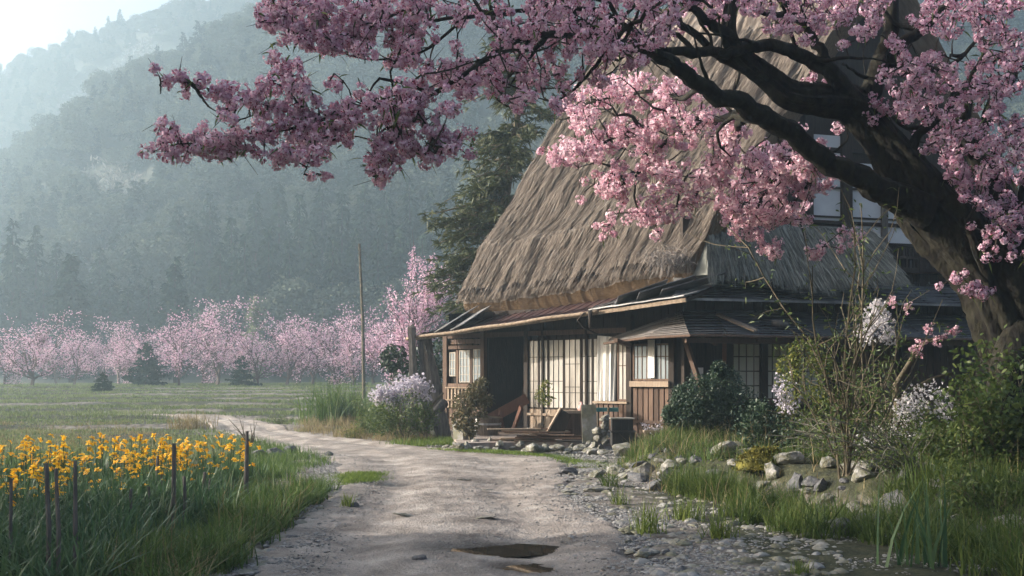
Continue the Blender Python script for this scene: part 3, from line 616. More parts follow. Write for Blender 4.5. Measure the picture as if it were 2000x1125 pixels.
# --- gable wall above the skirt: plaster bays between dark posts
m = MB(); n_ = 24; zt = 11.2
aG, bG = GA.s(1420), GA.s(1420)+9.4; mid = GA.s(1420)+4.6
m.add([GA.p(.3, -.08, 3.9), GA.p(9.9, -.08, 3.9), GA.p(5.2, -.08, 11.3), GA.p(.3, -.2, 3.9), GA.p(9.9, -.2, 3.9), GA.p(5.2, -.2, 11.3)], t=[(0, 1, 2), (3, 5, 4)], q=[(0, 3, 4, 1), (1, 4, 5, 2), (2, 5, 3, 0)])
part(m, 'gable_wall', M['wooddark'])
for a, b, y0, y1 in ((1586, 1641, 432, 296), (1664, 1720, 474, 318), (1732, 1792, 478, 330), (1590, 1641, 286, 262)):
    m = MB(); GA.box(m, sg(a), sg(b), -.06, .0, gz(a, y0), gz(a, y1)); pn = part(m, 'plaster_panel', M['plaster'])
for a, b, y0, y1 in ((1642, 1662, 520, 200), (1720, 1731, 560, 230), (1793, 1806, 560, 240), (1570, 1586, 430, 200)):
    m = MB(); GA.box(m, sg(a), sg(b), -.05, .07, gz(a, y0), gz(a, y1)); part(m, 'gable_post', M['wooddark'] if a != 1720 else M['stake'])
m = MB()
for a, b, y, h in ((1560, 1810, 434, 6), (1560, 1810, 422, 3), (1664, 1810, 440, 3), (1560, 1810, 365, 4), (1560, 1810, 291, 7), (1690, 1850, 530, 10), (1690, 1850, 503, 5), (1690, 1850, 478, 5)):
    GA.box(m, sg(a), sg(b), -.04, .045, gz(a, y), gz(a, y-h))
part(m, 'gable_rail', M['wooddark'])
boards(GA, sg(1690), sg(1850), gz(1700, 528), gz(1700, 480), M['wooddark'], 'gable_board', .1, .02, .0)
m = MB(); k0, k1 = GA.s(1915, .2), GA.s(1990, .2); N = 2500; u = rng.uniform(0, 1, N); v = rng.uniform(0, .9, N)
b = GA.o+GA.d*(k0+(k1-k0)*u)[:, None]+GA.n*(.1+.8*v)[:, None]+np.array([0, 0, 1])*(4.5-.95*v)[:, None]; d = unit(GA.n*.8+np.array([0, 0, -.8])+rng.normal(0, .1, (N, 3)))
m.strips(b, d, unit(np.cross(d, GA.n)), .4, .03, np.array([0, 0, -.2]), (1, .9, .2)); part(m, 'skirt_thatch', M['strawgrey'])
# ------------------------------------------------------------------ the old cherry tree
def limb(pts, n=8):          # [(px,py,depth,width px)] -> smooth world points and radii
    a = np.array(pts, float); w_ = np.array([P(*q[:3]) for q in a]); r = a[:, 3]*a[:, 2]/F/2
    t = np.arange(len(a)); tt = np.linspace(0, len(a)-1, (len(a)-1)*n+1); out = []; 
    for x in tt:
        i = min(int(x), len(a)-2); f = x-i; p0 = w_[max(i-1, 0)]; p1 = w_[i]; p2 = w_[i+1]; p3 = w_[min(i+2, len(a)-1)]
        out.append(.5*((2*p1)+(-p0+p2)*f+(2*p0-5*p1+4*p2-p3)*f*f+(-p0+3*p1-3*p2+p3)*f**3))
    return np.array(out), np.interp(tt, t, r)
TB = G(1985, 905, .4)
CH = thing('cherry_tree', (6.6, 14.6, .3), 'huge old cherry tree with dark gnarled trunk and wide mauve pink canopy', 'tree')
def bark_tube(mb, pts, rad, n=14, ridge=.12, seed=0):
    d = unit(np.gradient(pts, axis=0)); u = unit(np.cross(d[0], (.2, .9, .3))); an = np.arange(n+1)*2*math.pi/n; rows = []
    ln = np.concatenate([[0], np.cumsum(np.linalg.norm(np.diff(pts, axis=0), axis=1))])
    for i in range(len(pts)):
        u = unit(u-d[i]*np.dot(u, d[i])); w_ = np.cross(d[i], u); tw = an+ln[i]*.35
        k = 1+ridge*(fbm(np.cos(tw)*2.2+9+seed, np.sin(tw)*2.2+9+ln[i]*.45, 81+seed)-.5)*2.2+.5*ridge*(fbm(np.cos(tw)*6+19, np.sin(tw)*6+9+ln[i]*1.1, 83+seed)-.5)*2-.3*ridge*np.abs(fbm(tw*7+40, np.full(len(tw), ln[i]*2.6+7), 87+seed, 3)-.45)*2
        rows.append(pts[i]+(np.cos(an)*rad[i]*k)[:, None]*u+(np.sin(an)*rad[i]*k)[:, None]*w_)
    mb.grid(np.array(rows), flip=True)
SK = []                      # skeleton points that twigs may start from
m = MB()
pt, rd = limb([(2060,1010,14.2,290),(2060,880,14.4,205),(2025,760,14.5,175),(1978,640,14.5,165),(1935,540,14.5,155),(1880,470,14.5,150),(1815,405,14.5,140),(1765,330,14.4,115),(1718,262,14.3,95),(1668,205,14.2,86),(1610,192,14.0,72),(1545,184,13.9,62),(1500,150,13.8,52),(1452,112,13.6,45),(1424,70,13.4,36),(1430,0,13.3,28),(1440,-70,13.2,20)], 26)
bark_tube(m, pt, rd*.87, 64, .36); SK.append(pt[234::3])
pt, rd = limb([(2120,1000,14.9,170),(2060,800,15.0,140),(2010,620,15.0,120),(1990,520,15.0,95),(1975,440,14.9,70),(1945,370,14.8,48),(1905,300,14.7,38),(1880,240,14.7,30),(1900,150,14.6,22)], 8); bark_tube(m, pt, rd, 24, .14, 3); SK.append(pt[40:])
for k, (a, b) in enumerate((((1960,800),(1900,990)),((2040,830),(1990,1010)),((1975,700),(1930,905)))):
    p_, r_ = limb([(a[0]+30,a[1]-60,14.3,60),(a[0],a[1],14.1,70),(b[0],b[1],13.9,50)], 6); bark_tube(m, p_, r_, 14, .2, 5+k)
m.build('trunk', M['bark'], CH, smooth=True)
LIMBS = [
 [(1800,410,14.3,95),(1735,372,14.0,70),(1673,348,13.8,58),(1613,309,13.6,54),(1548,262,13.4,52),(1489,226,13.2,50),(1439,196,13.0,48),(1374,169,12.8,42),(1324,136,12.6,38),(1275,97,12.4,34),(1200,80,12.2,26),(1100,72,12.0,20),(1040,72,11.8,16),(980,95,11.6,14),(922,135,11.4,12),(871,169,11.3,12),(831,187,11.2,11),(780,199,11.1,10),(702,220,11.0,9.5),(635,233,10.9,8.5),(577,248,10.8,7.5),(483,265,10.7,5.5),(425,277,10.7,4.5),(347,283,10.6,3),(300,295,10.6,1.6)],
 [(1690,225,14.2,70),(1640,165,14.0,50),(1585,110,13.8,36),(1509,93,13.6,30),(1439,98,13.4,26),(1374,106,13.2,24),(1324,98,13.0,22),(1275,93,12.8,20),(1200,30,12.4,14),(1100,10,12.1,11),(1000,25,11.8,10),(922,32,11.6,10),(840,40,11.4,9),(753,46,11.2,8),(679,66,11.0,5),(600,60,10.9,3),(530,30,10.9,1.6)],
 [(1685,215,14.2,60),(1712,150,14.3,50),(1728,100,14.3,44),(1740,40,14.3,38),(1748,-60,14.3,26)],
 [(1735,120,14.3,30),(1790,60,14.1,22),(1840,20,14.0,16),(1890,-20,13.9,10)],
 [(1640,170,14.0,30),(1600,90,13.9,22),(1560,40,13.8,18),(1530,0,13.7,14),(1500,-50,13.6,10)],
 [(1690,180,14.2,24),(1745,135,14.4,18),(1800,140,14.5,13),(1860,120,14.6,10),(1930,60,14.7,7)],
 [(1500,150,13.8,22),(1440,130,13.7,18),(1350,60,13.3,16),(1310,10,13.1,13),(1290,-50,13,10)],
 [(1424,75,13.4,26),(1380,45,13.2,20),(1340,10,13.1,15),(1300,-20,13,10)],
 [(1905,300,14.7,24),(1945,200,14.8,18),(1975,150,14.8,14),(2010,100,14.9,10)],
 [(1950,420,14.9,24),(1985,390,14.6,16),(2020,330,14.5,10)],
 [(1930,560,14.3,30),(1900,470,14.0,16),(1890,430,13.9,10),(1915,390,13.8,6)],
 [(1762,320,14.3,28),(1800,262,14.1,20),(1850,215,13.9,15),(1890,160,13.8,10),(1930,90,13.8,6)],
 [(1500,235,13.3,26),(1440,225,14.5,20),(1395,235,15.6,13),(1340,255,16.4,10),(1290,285,16.9,8),(1240,345,17.2,6),(1200,365,17.3,4),(1160,360,17.3,2)],
 [(1450,240,14.2,18),(1432,262,15.4,14),(1405,300,16.4,10),(1375,345,17.0,8),(1355,385,17.2,6),(1300,410,17.4,4),(1260,425,17.5,2)],
 [(1395,235,15.6,12),(1300,232,16.4,9),(1230,255,17,7),(1150,290,17.4,4),(1085,298,17.6,2)],
 [(1613,309,13.7,20),(1570,300,15,14),(1530,330,16,10),(1490,385,16.6,7),(1470,430,16.8,4)],
 [(1570,300,15,12),(1600,335,15.8,9),(1560,380,16.4,6),(1530,430,16.6,3)],
 [(1374,168,12.9,16),(1330,190,15,12),(1270,180,16.5,9),(1200,190,17.2,6),(1130,210,17.5,3)],
 [(611,233,10.9,5),(584,196,10.9,4),(560,152,10.8,3),(530,111,10.8,1.6)],
 [(600,226,10.9,5),(516,205,10.7,5),(469,195,10.6,4),(429,180,10.5,3.4),(375,163,10.4,2.6),(326,156,10.4,1.5)],
 [(831,187,11.2,6),(780,230,11.1,5),(760,275,11.0,4),(742,310,11,3),(736,345,11,1.6)],
 [(800,200,11.1,5),(830,240,11,4),(865,290,11,3),(895,270,11,1.6)],
 [(700,220,11,6),(650,250,10.9,4),(620,280,10.8,3),(594,340,10.8,1.5)],
 [(1040,72,11.8,10),(1000,140,11.9,8),(970,190,12,5),(1010,215,12.1,3)],
 [(1200,80,12.2,12),(1160,130,12.4,9),(1120,175,12.6,6),(1080,200,12.7,3)],
 [(900,33,11.6,7),(860,80,11.5,6),(800,110,11.4,5),(720,115,11.3,4),(640,95,11.1,2)],
]
m = MB()
for k, l in enumerate(LIMBS):
    p_, r_ = limb(l, 7); p_ = p_+np.stack([(fbm(np.arange(len(p_))*.31, np.full(len(p_), 3.*k+j), 90)-.5) for j in range(3)], 1)*np.minimum(.16, r_*3)[:, None]
    bark_tube(m, p_, np.maximum(r_*(.8 if k in (0, 1, 2) else .9), .005), 22 if r_[0] > .05 else 7, .2, k % 9); SK.append(p_[2:])
qb = np.random.default_rng(17); pool = np.concatenate(SK[1:]); nb_ = 0
while nb_ < 95:                 # crooked side branches
    b = pool[qb.integers(0, len(pool))]; 
    if b[2] < 3.6: continue
    d = unit(np.array([qb.normal(-.25, .8), qb.normal(0, .45), qb.normal(.15, .6)])); p_ = [b]; L_ = qb.uniform(.5, 1.5)*(.3 if b[0] < -1.5 else 1)/9
    for j in range(9): d = unit(d+qb.normal(0, .3, 3)); p_.append(p_[-1]+d*L_)
    p_ = np.array(p_); px_ = 1000+p_[-1, 0]/p_[-1, 1]*F; py_ = HZ-(p_[-1, 2]-CAMZ)*F/p_[-1, 1]
    if py_ > 330 or (px_ < 1050 and py_ > 300) or (1050 < px_ < 1720 and py_ > 150 and b[1] < 14): continue
    bark_tube(m, p_, np.linspace(qb.uniform(.018, .04)*(.5 if b[0] < -1 else 1), .005, 10), 7, .2, nb_ % 9); SK.append(p_[2:]); nb_ += 1
m.build('branch', M['bark'], CH, smooth=True)
SKP = np.concatenate(SK)
def inpoly(x, y, poly):
    c = np.zeros(len(x), bool); p = np.array(poly, float); j = len(p)-1
    for i in range(len(p)):
        xi, yi = p[i]; xj, yj = p[j]; k = ((yi > y) != (yj > y)) & (x < (xj-xi)*(y-yi)/(yj-yi+1e-9)+xi); c ^= k; j = i
    return c
def region(poly, n, d0, d1, gap=.5, seed=0, sc_=.011):
    p = np.array(poly, float); r = np.random.default_rng(100+seed); out = []
    while len(out) < n:
        x = r.uniform(p[:, 0].min(), p[:, 0].max(), 4000); y = r.uniform(p[:, 1].min(), p[:, 1].max(), 4000)
        k = inpoly(x, y, poly) & (fbm(x*sc_, y*sc_*1.3, 200+seed) > gap-.5+r.uniform(-.05, .05, 4000)+.27)
        dd = d0+(d1-d0)*r.uniform(0, 1, 4000)
        out += [P(a, b, c) for a, b, c in zip(x[k], y[k], dd[k])]
    return np.array(out[:n])
def along(n, px0, px1, li, spread, seed):     # clusters hugging a limb
    p_, r_ = limb(LIMBS[li], 7); q = 1000+p_[:, 0]/p_[:, 1]*F; p_ = p_[(q >= min(px0, px1)) & (q <= max(px0, px1))]
    r = np.random.default_rng(300+seed); return p_[r.integers(0, len(p_), n)]+r.normal(0, spread, (n, 3))
U1 = [(505,15),(540,-30),(1310,-50),(1330,50),(1290,90),(1250,130),(1200,170),(1130,170),(1090,215),(1040,190),(1010,230),(975,180),(930,190),(880,180),(810,135),(770,125),(730,135),(680,125),(640,112),(600,92),(565,88),(525,55)]
U2 = [(305,290),(345,262),(365,225),(430,215),(470,180),(520,150),(560,105),(590,130),(620,160),(690,150),(715,180),(760,170),(800,140),(880,175),(900,230),(840,250),(790,215),(770,250),(700,225),(660,275),(640,300),(600,320),(560,345),(530,320),(500,280),(470,275),(430,310),(400,290),(340,310)]
U3 = [(695,330),(740,270),(740,240),(780,205),(850,235),(905,262),(870,318),(810,300),(775,320),(740,355),(715,350)]
LW = [(1070,297),(1140,250),(1090,215),(1110,180),(1200,150),(1300,165),(1370,190),(1430,225),(1500,275),(1560,285),(1620,350),(1605,400),(1570,440),(1520,425),(1470,440),(1410,430),(1390,390),(1340,370),(1290,400),(1250,435),(1235,395),(1180,385),(1135,360),(1220,325),(1120,312)]
RT = [(1720,90),(1780,30),(1840,-20),(2040,-40),(2040,330),(1960,330),(1890,330),(1850,300),(1780,300),(1765,240),(1720,180)]
RL = [(1830,300),(1900,320),(2040,330),(2040,500),(1960,520),(1900,520),(1895,420),(1850,350)]
TM = [(1300,-50),(1760,-50),(1720,60),(1640,100),(1560,80),(1480,60),(1400,40),(1330,60)]
mauve = [region(U1, 830, 10.6, 13.2, .64, 1, .024), region(U2, 130, 10.2, 11.3, .66, 2, .025), region(U3, 85, 10.7, 11.4, .62, 3, .03), region(RT, 600, 12.8, 15.0, .6, 5, .018), region(RL, 220, 13.4, 15, .62, 6, .02), region(TM, 330, 12.6, 15, .6, 7, .02), region([(1100,-40),(1300,-40),(1300,60),(1240,140),(1110,180),(1000,160)], 150, 12.0, 13.5, .6, 8, .02),
  along(130, 310, 720, 0, .10, 1), along(48, 330, 600, 19, .075, 2), along(26, 530, 611, 18, .06, 3), along(32, 590, 700, 22, .08, 4), along(36, 700, 840, 20, .09, 5), along(40, 780, 900, 21, .09, 15), along(110, 520, 800, 1, .1, 6)]
mauve += [P(x, y, 14)[None]+rng.normal(0, .06, (7, 3)) for x, y in ((1708,200),(1722,218),(1900,560),(1870,548),(1918,572),(1590,160))]
warm = [region(LW, 330, 15.6, 17.8, .64, 4, .02), along(75, 1085, 1400, 14, .14, 7), along(75, 1160, 1400, 12, .14, 8), along(75, 1260, 1440, 13, .15, 9), along(60, 1470, 1600, 15, .15, 10), along(60, 1520, 1610, 16, .14, 11), along(60, 1130, 1330, 17, .17, 12)]  # clusters that take the petals with painted sunlight
warm += [P(x, y, 17)[None]+rng.normal(0, .09, (6, 3)) for x, y in ((1188,437),(1510,487),(1440,440),(1590,498),(1655,460),(1480,455),(1250,420))]
mauve = np.concatenate(mauve); warm = np.concatenate(warm)
CL = np.concatenate([mauve, warm]); isw = np.arange(len(CL)) >= len(mauve)
# twigs: every cluster is tied to the nearest wood or to a cluster nearer the wood
dmin = np.array([np.min(np.sum((SKP-c)**2, 1)) for c in CL]); jmin = np.array([np.argmin(np.sum((SKP-c)**2, 1)) for c in CL])
order = np.argsort(dmin); A_, B_, RA_, RB_ = [], [], [], []; done = np.zeros((0, 3)); CLo = CL[order]
for i, k in enumerate(order):
    c = CL[k]; src = SKP[jmin[k]]; best = math.sqrt(dmin[k])
    if i:
        dd = np.sqrt(np.sum((CLo[:i]-c)**2, 1)); pen = dd+.25*np.sqrt(dmin[order[:i]]); j = int(np.argmin(pen))
        if pen[j] < best: src = CLo[j]; best = dd[j]
    if best < 1.6:
        mid = (src+c)/2+rng.normal(0, .08*best, 3); A_ += [src, mid]; B_ += [mid, c]; RA_ += [.011+.004*best, .008]; RB_ += [.008, .004]
k = rng.integers(0, len(CL), 900); d = unit(rdir(900)+np.array([-.3, 0, .1])); L_ = rng.uniform(.12, .34, 900); A_ += list(CL[k]); B_ += list(CL[k]+d*L_[:, None]); RA_ += [.005]*900; RB_ += [.002]*900
m = MB(); m.sticks(A_, B_, np.array(RA_), np.array(RB_), 4); m.build('twig', M['twig'], CH)
def pompoms(mb, cen, rad, nf, npet, mp, mbud, pl=.03):
    N = len(cen); R_ = rad*rng.uniform(.6, 1.2, N); ci = np.repeat(np.arange(N), nf); n = rdir(len(ci)); n[:, 2] -= .15; n = unit(n)
    fp = cen[ci]+n*(R_[ci]*rng.uniform(.45, 1, len(ci)))[:, None]
    fi = np.repeat(np.arange(len(ci)), npet); nn = n[fi]; e1 = perp(n)[fi]; e2 = np.cross(nn, e1)
    an = np.tile(np.arange(npet)*2*math.pi/npet, len(ci))+rng.uniform(-.3, .3, len(fi)); rad_ = np.cos(an)[:, None]*e1+np.sin(an)[:, None]*e2
    d = unit(rad_+nn*rng.uniform(.1, .9, len(fi))[:, None]); s_ = unit(np.cross(d, nn)+1e-6)
    L = pl*rng.uniform(.75, 1.25, len(fi)); mb.strips(fp[fi], d, s_, L, L*.95, nn*-.25, (.35, 1, .65), m=mp)
    k = rng.random(len(ci)) < .3; mb.strips(fp[k]-n[k]*.02, n[k], perp(n[k]), .04, .018, (0, 0, 0), (.5, 1, .3), m=mbud)
m = MB(); pompoms(m, mauve, .073, 22, 4, 0, 2, .023); pompoms(m, warm, .106, 24, 4, 1, 2, .031)
k = rng.integers(0, len(CL), 1900); d = rdir(1900, -.1); m.strips(CL[k]+d*.05, d, perp(d), rng.uniform(.06, .15, 1900), .022, np.array([0, 0, -.4]), (.2, 1, .7, .05), m=3)
m.build('crown', [M['petal'], M['petal_pink_lit'], M['bud'], M['leaf']], CH)

# ------------------------------------------------------------------ conifers
def conifer(mb, h, r, n_whorl, seed, droop=.25, fr=26, skirt=.08, wd=.13, gappy=.2):
    q = np.random.default_rng(seed); base = []; D = []; SD = []; L_ = []; W_ = []
    for i in range(n_whorl):
        t = skirt+(1-skirt)*(i/n_whorl)**.92; z = h*t; rr = r*(1-t)**.8*(.72+.5*q.random())+.04*r
        nb = max(4, int(9*(1-t)+4))
        for a in q.uniform(0, 2*math.pi, nb):
            if q.random() < gappy: continue
            rl = rr*q.uniform(.6, 1.15); dr = droop*q.uniform(.5, 1.4)
            d0 = np.array([math.cos(a), math.sin(a), .12]); m_ = max(4, int(fr*rl/r))
            tt = q.uniform(.15, 1, m_); p_ = np.array([0, 0, z])+d0*rl*tt[:, None]+np.array([0, 0, -1])*(dr*rl*tt**2)[:, None]
            d = unit(np.array([math.cos(a), math.sin(a), -.35])+q.normal(0, .55, (m_, 3))); base.append(p_); D.append(d); SD.append(unit(np.cross(d, q.normal(size=(m_, 3))*.5+[0, 0, 1])))
            L_.append(q.uniform(.5, 1.2, m_)*h*.04+.02*r); W_.append(np.full(m_, wd*r*.6)*q.uniform(.6, 1.3, m_))
    b = np.concatenate(base); mb.strips(b, np.concatenate(D), np.concatenate(SD), np.concatenate(L_), np.concatenate(W_), np.array([0, 0, -.25]), (.5, 1, .25))
def roundtree(mb, h, r, n, seed):
    q = np.random.default_rng(seed); c = []
    for k in range(26):
        d = unit(q.normal(size=3)); d[2] = abs(d[2])*.8; c.append(np.array([0, 0, h*.5])+d*np.array([r*.7, r*.7, h*.42])*q.uniform(.5, 1))
    c = np.array(c); k = q.integers(0, 26, n); d = unit(q.normal(size=(n, 3))); p_ = c[k]+d*r*.34*q.uniform(.6, 1, n)[:, None]
    mb.strips(p_, unit(d+q.normal(0, .5, (n, 3))), unit(np.cross(d, q.normal(size=(n, 3)))), r*.085, r*.07, np.array([0, 0, -.3]), (.6, 1, .3))
def cedar(loc, h, r, seed, label, group=None, nw=34, trunk=True, **k):
    o = thing('cedar_tree', loc, label, 'tree', group); mb = MB(); conifer(mb, h, r, nw, seed, **k); v = OFF[o.name]
    mb.v = [x+np.array(v) for x in mb.v]; mb.build('crown', M['cedar'], o)
    tb = MB(); tb.tube([np.array(v)+[0, 0, -.3], np.array(v)+[0, 0, h*.5], np.array(v)+[0, 0, h*.97]], [h*.018, h*.012, h*.002], 7); tb.build('trunk', M['twig'], o); return o
def ground(px, Yd): x = (px-1000)/F*Yd; return x, Yd
def top_h(py, Yd, z): return CAMZ+(HZ-py)/F*Yd-z
# cedars at the foot of the slope
LF = 'tall dark cedar in the misty forest at the foot of the wooded hill'
var = []
for s in range(4):
    var.append(cedar((-60-8*s, 134, float(hill_h(-60.-8*s, 134.))-.3), 11, 2.6, 500+s, LF, 'cedars at the foot of the hill', nw=46, fr=30, droop=.3))
foot = []
r = np.random.default_rng(77)
for px, py, Yd in [(410,372,86),(452,420,80),(500,372,84),(545,352,86),(585,375,82),(630,345,86),(668,372,82),(712,352,87),(755,372,83),(800,340,86),(842,372,82),(880,345,88),(925,360,84),(970,350,86),(1010,370,88),(430,470,77),(478,452,76),(525,440,77),(565,462,76),(608,445,78),(650,458,76),(695,440,77),(738,455,76),(782,440,78),(825,455,76),(868,440,78),(915,450,77),(380,430,82),(25,425,78),(70,435,80),(-20,440,80),(110,470,82),(350,400,88),(465,330,95),(610,315,96),(700,310,96),(560,325,97),(820,305,97),(900,300,97),(40,560,76.5),(85,545,77),(170,560,76.5),(215,530,78),(250,560,76.5),(290,540,77),(330,555,76.5),(-10,540,77),(195,480,84),(260,470,86),(310,450,88),(130,585,76),(60,500,82)]:
    Yd = Yd*1.62-2; x, y = ground(px, Yd); z = float(hill_h(np.array(x), np.array(y)) if Yd > 120 else gh(x, y))-.3; h = top_h(py, Yd, z)
    if h > 2: foot.append((x, y, z, h))
for i, (x, y, z, h) in enumerate(foot):
    v = var[i % 4]; s = h/11; wv = min(1.3, max(.8, 1.15/s))
    if i < 4: v.location = (x, y, z); v.rotation_euler.z = r.uniform(0, 6.28); v.scale = (s*wv, s*wv, s); o = v
    else: dup(v, (x, y, z), r.uniform(0, 6.28), (s*wv, s*wv, s))
def solo(px, py, Yd, rpx, seed, label, **k):
    x, y = ground(px, Yd); z = float(gh(x, y)); return cedar((x, y, z-.1), top_h(py, Yd, z), rpx/F*Yd, seed, label, **k)
solo(138, 490, 112, 62, 601, 'broad dark conifer standing behind the pink orchard at the left edge of the valley', nw=46, fr=60, droop=.1, wd=.17)
solo(342, 497, 110, 58, 602, 'broad dark conifer behind the orchard, with its crown in separate drooping tiers', nw=38, fr=56, droop=.1, gappy=.3, wd=.17)
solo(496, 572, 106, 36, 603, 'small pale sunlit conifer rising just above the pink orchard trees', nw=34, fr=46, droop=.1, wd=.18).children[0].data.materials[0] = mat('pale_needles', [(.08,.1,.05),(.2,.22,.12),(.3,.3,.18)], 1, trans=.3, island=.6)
solo(285, 662, 78, 45, 604, 'dark shrubby conifer in front of the orchard beside the meadow', nw=26, fr=46, droop=.1, gappy=.3, wd=.2)
solo(200, 722, 62, 30, 605, 'low dark conifer bush on the meadow in front of the leftmost pink trees', nw=20, fr=40, droop=.05, wd=.2)
solo(472, 690, 74, 34, 606, 'small dark conifer growing among the middle pink orchard trees', nw=22, fr=40, droop=.1, gappy=.4, wd=.2)
# hillside forest: one mass, scattered over the slopes
srcs = bpy.data.collections.new('forest_sources')
hv = []
fo = thing('forest_edge_tree', (-40, 74, 1.0), 'rounded broadleaf tree at the misty foot of the hill', 'tree', 'broadleaf trees at the foot of the hill')
mb = MB(); roundtree(mb, 7, 2.6, 4200, 900); mb.v = [x+np.array(OFF[fo.name]) for x in mb.v]; rc = mb.build('crown', mat('haze_pale_leaves', [(.055,.074,.05),(.11,.125,.085),(.18,.19,.145)], .3, rough=.95, spec=.03, island=.35), fo)  # leaf green lightened and greyed to stand in for haze over the hill
tb = MB(); tb.tube([(-40, 74, .6), (-40, 74, 4.5)], [.16, .06], 7); tb.build('trunk', M['twig'], fo)
for i, (px, py, Yd) in enumerate([(590,470,74),(640,500,73.5),(690,480,74),(750,500,73.5),(800,470,74),(850,490,74),(540,500,73.5),(770,530,73),(620,540,73),(900,480,74),(960,470,75),(420,540,73.5)]):
    Yd = Yd*1.62+1; x, y = ground(px, Yd); z = float(hill_h(np.array(x), np.array(y)))-.2; h = top_h(py, Yd, z); 
    if i == 0: fo.location = (x, y, z); fo.scale = (h/8.2,)*3
    else: dup(fo, (x, y, z), i*1.3, h/8.2)
cols_ = [v.children[0] for v in var]
def forest(name, n, src, seed, sel, smin, smax):
    q = np.random.default_rng(seed); x = q.uniform(-225, 185, n*6); y = q.uniform(138, 400, n*6); px = 1000+x/y*F
    k = (px > -250) & (px < 2050) & sel(x, y, px); x, y = x[k][:n], y[k][:n]; z = hill_h(x, y)-.3
    me = bpy.data.meshes.new(name); me.vertices.add(len(x)); me.vertices.foreach_set('co', np.stack([x, y, z], -1).astype(np.float32).ravel())
    s = q.uniform(smin, smax, len(x))*np.interp(y, [138, 230, 400], [1, .85, .7]); A = me.attributes.new('size', 'FLOAT_VECTOR', 'POINT'); A.data.foreach_set('vector', np.stack([s*q.uniform(1, 1.35, len(s)), s*q.uniform(1, 1.35, len(s)), s*q.uniform(.8, 1.15, len(s))], -1).astype(np.float32).ravel())
    A = me.attributes.new('turn', 'FLOAT_VECTOR', 'POINT'); A.data.foreach_set('vector', np.stack([q.normal(0, .04, len(s)), q.normal(0, .04, len(s)), q.uniform(0, 6.28, len(s))], -1).astype(np.float32).ravel())
    o = bpy.data.objects.new(name, me); C.objects.link(o); ng = bpy.data.node_groups.new(name, 'GeometryNodeTree')
    ng.interface.new_socket('Geometry', in_out='INPUT', socket_type='NodeSocketGeometry'); ng.interface.new_socket('Geometry', in_out='OUTPUT', socket_type='NodeSocketGeometry')
    N_ = ng.nodes; Lk = ng.links; gi = N_.new('NodeGroupInput'); go = N_.new('NodeGroupOutput'); mp = N_.new('GeometryNodeMeshToPoints'); ip = N_.new('GeometryNodeInstanceOnPoints')
    oi = N_.new('GeometryNodeObjectInfo'); oi.inputs[0].default_value = src; oi.transform_space = 'ORIGINAL'; oi.inputs[1].default_value = True
    sa = N_.new('GeometryNodeInputNamedAttribute'); sa.data_type = 'FLOAT_VECTOR'; sa.inputs[0].default_value = 'size'
    ta = N_.new('GeometryNodeInputNamedAttribute'); ta.data_type = 'FLOAT_VECTOR'; ta.inputs[0].default_value = 'turn'
    Lk.new(gi.outputs[0], mp.inputs[0]); Lk.new(mp.outputs[0], ip.inputs[0]); Lk.new(oi.outputs['Geometry'], ip.inputs['Instance']); Lk.new(sa.outputs[0], ip.inputs['Scale']); Lk.new(ta.outputs[0], ip.inputs['Rotation']); Lk.new(ip.outputs[0], go.inputs[0])
    md = o.modifiers.new('scatter', 'NODES'); md.node_group = ng; tag(o, kind='stuff'); return o
def bare(x, y, px):           # pale clearings on the slope
    py = HZ-(hill_h(x, y)-CAMZ)/y*F; nz = fbm(x*.05, y*.05, 95)-.5
    a = ((px-215)/150)**2+((py-385)/95)**2+2.2*nz < .7; t = np.clip((px-130)/170, 0, 1); b = (np.abs(py-(245-130*t))+90*nz < 38) & (px > 110) & (px < 320)
    return a | b | (fbm(x*.026+y*.012, y*.026, 95) < .34)
n_ok = lambda x, y, px: ~bare(x, y, px) | (fbm(x*.6, y*.6, 97) < .36)
for i in range(3): forest('hillside_forest', 1000, cols_[i], 700+i, n_ok, .6, .95)
forest('hillside_forest', 4200, rc, 720, n_ok, .85, 1.5)
pale = MB(); roundtree(pale, 1.6, 1.0, 160, 950)
def paleshrubs():
    q = np.random.default_rng(31); x = q.uniform(-200, 20, 42000); y = q.uniform(135, 350, 42000); px = 1000+x/y*F; k = bare(x, y, px) & (px > -200) & (px < 900); x, y = x[k], y[k]; z = hill_h(x, y)
    n = len(x); mb = MB()
    for j in range(9):
        d = unit(q.normal(0, .9, (n, 3))+[0, 0, .8]); mb.strips(np.stack([x+q.normal(0, .9, n), y+q.normal(0, .9, n), z], -1), d, perp(d), q.uniform(.5, 1.5, n), .3, (0, 0, 0), (.5, 1, .2))
    return tag(mb.build('hillside_scrub', mat('pale_scrub', [(.07,.07,.066),(.15,.147,.14),(.3,.29,.28)], .15, trans=.3, island=.6)), kind='stuff')
paleshrubs()
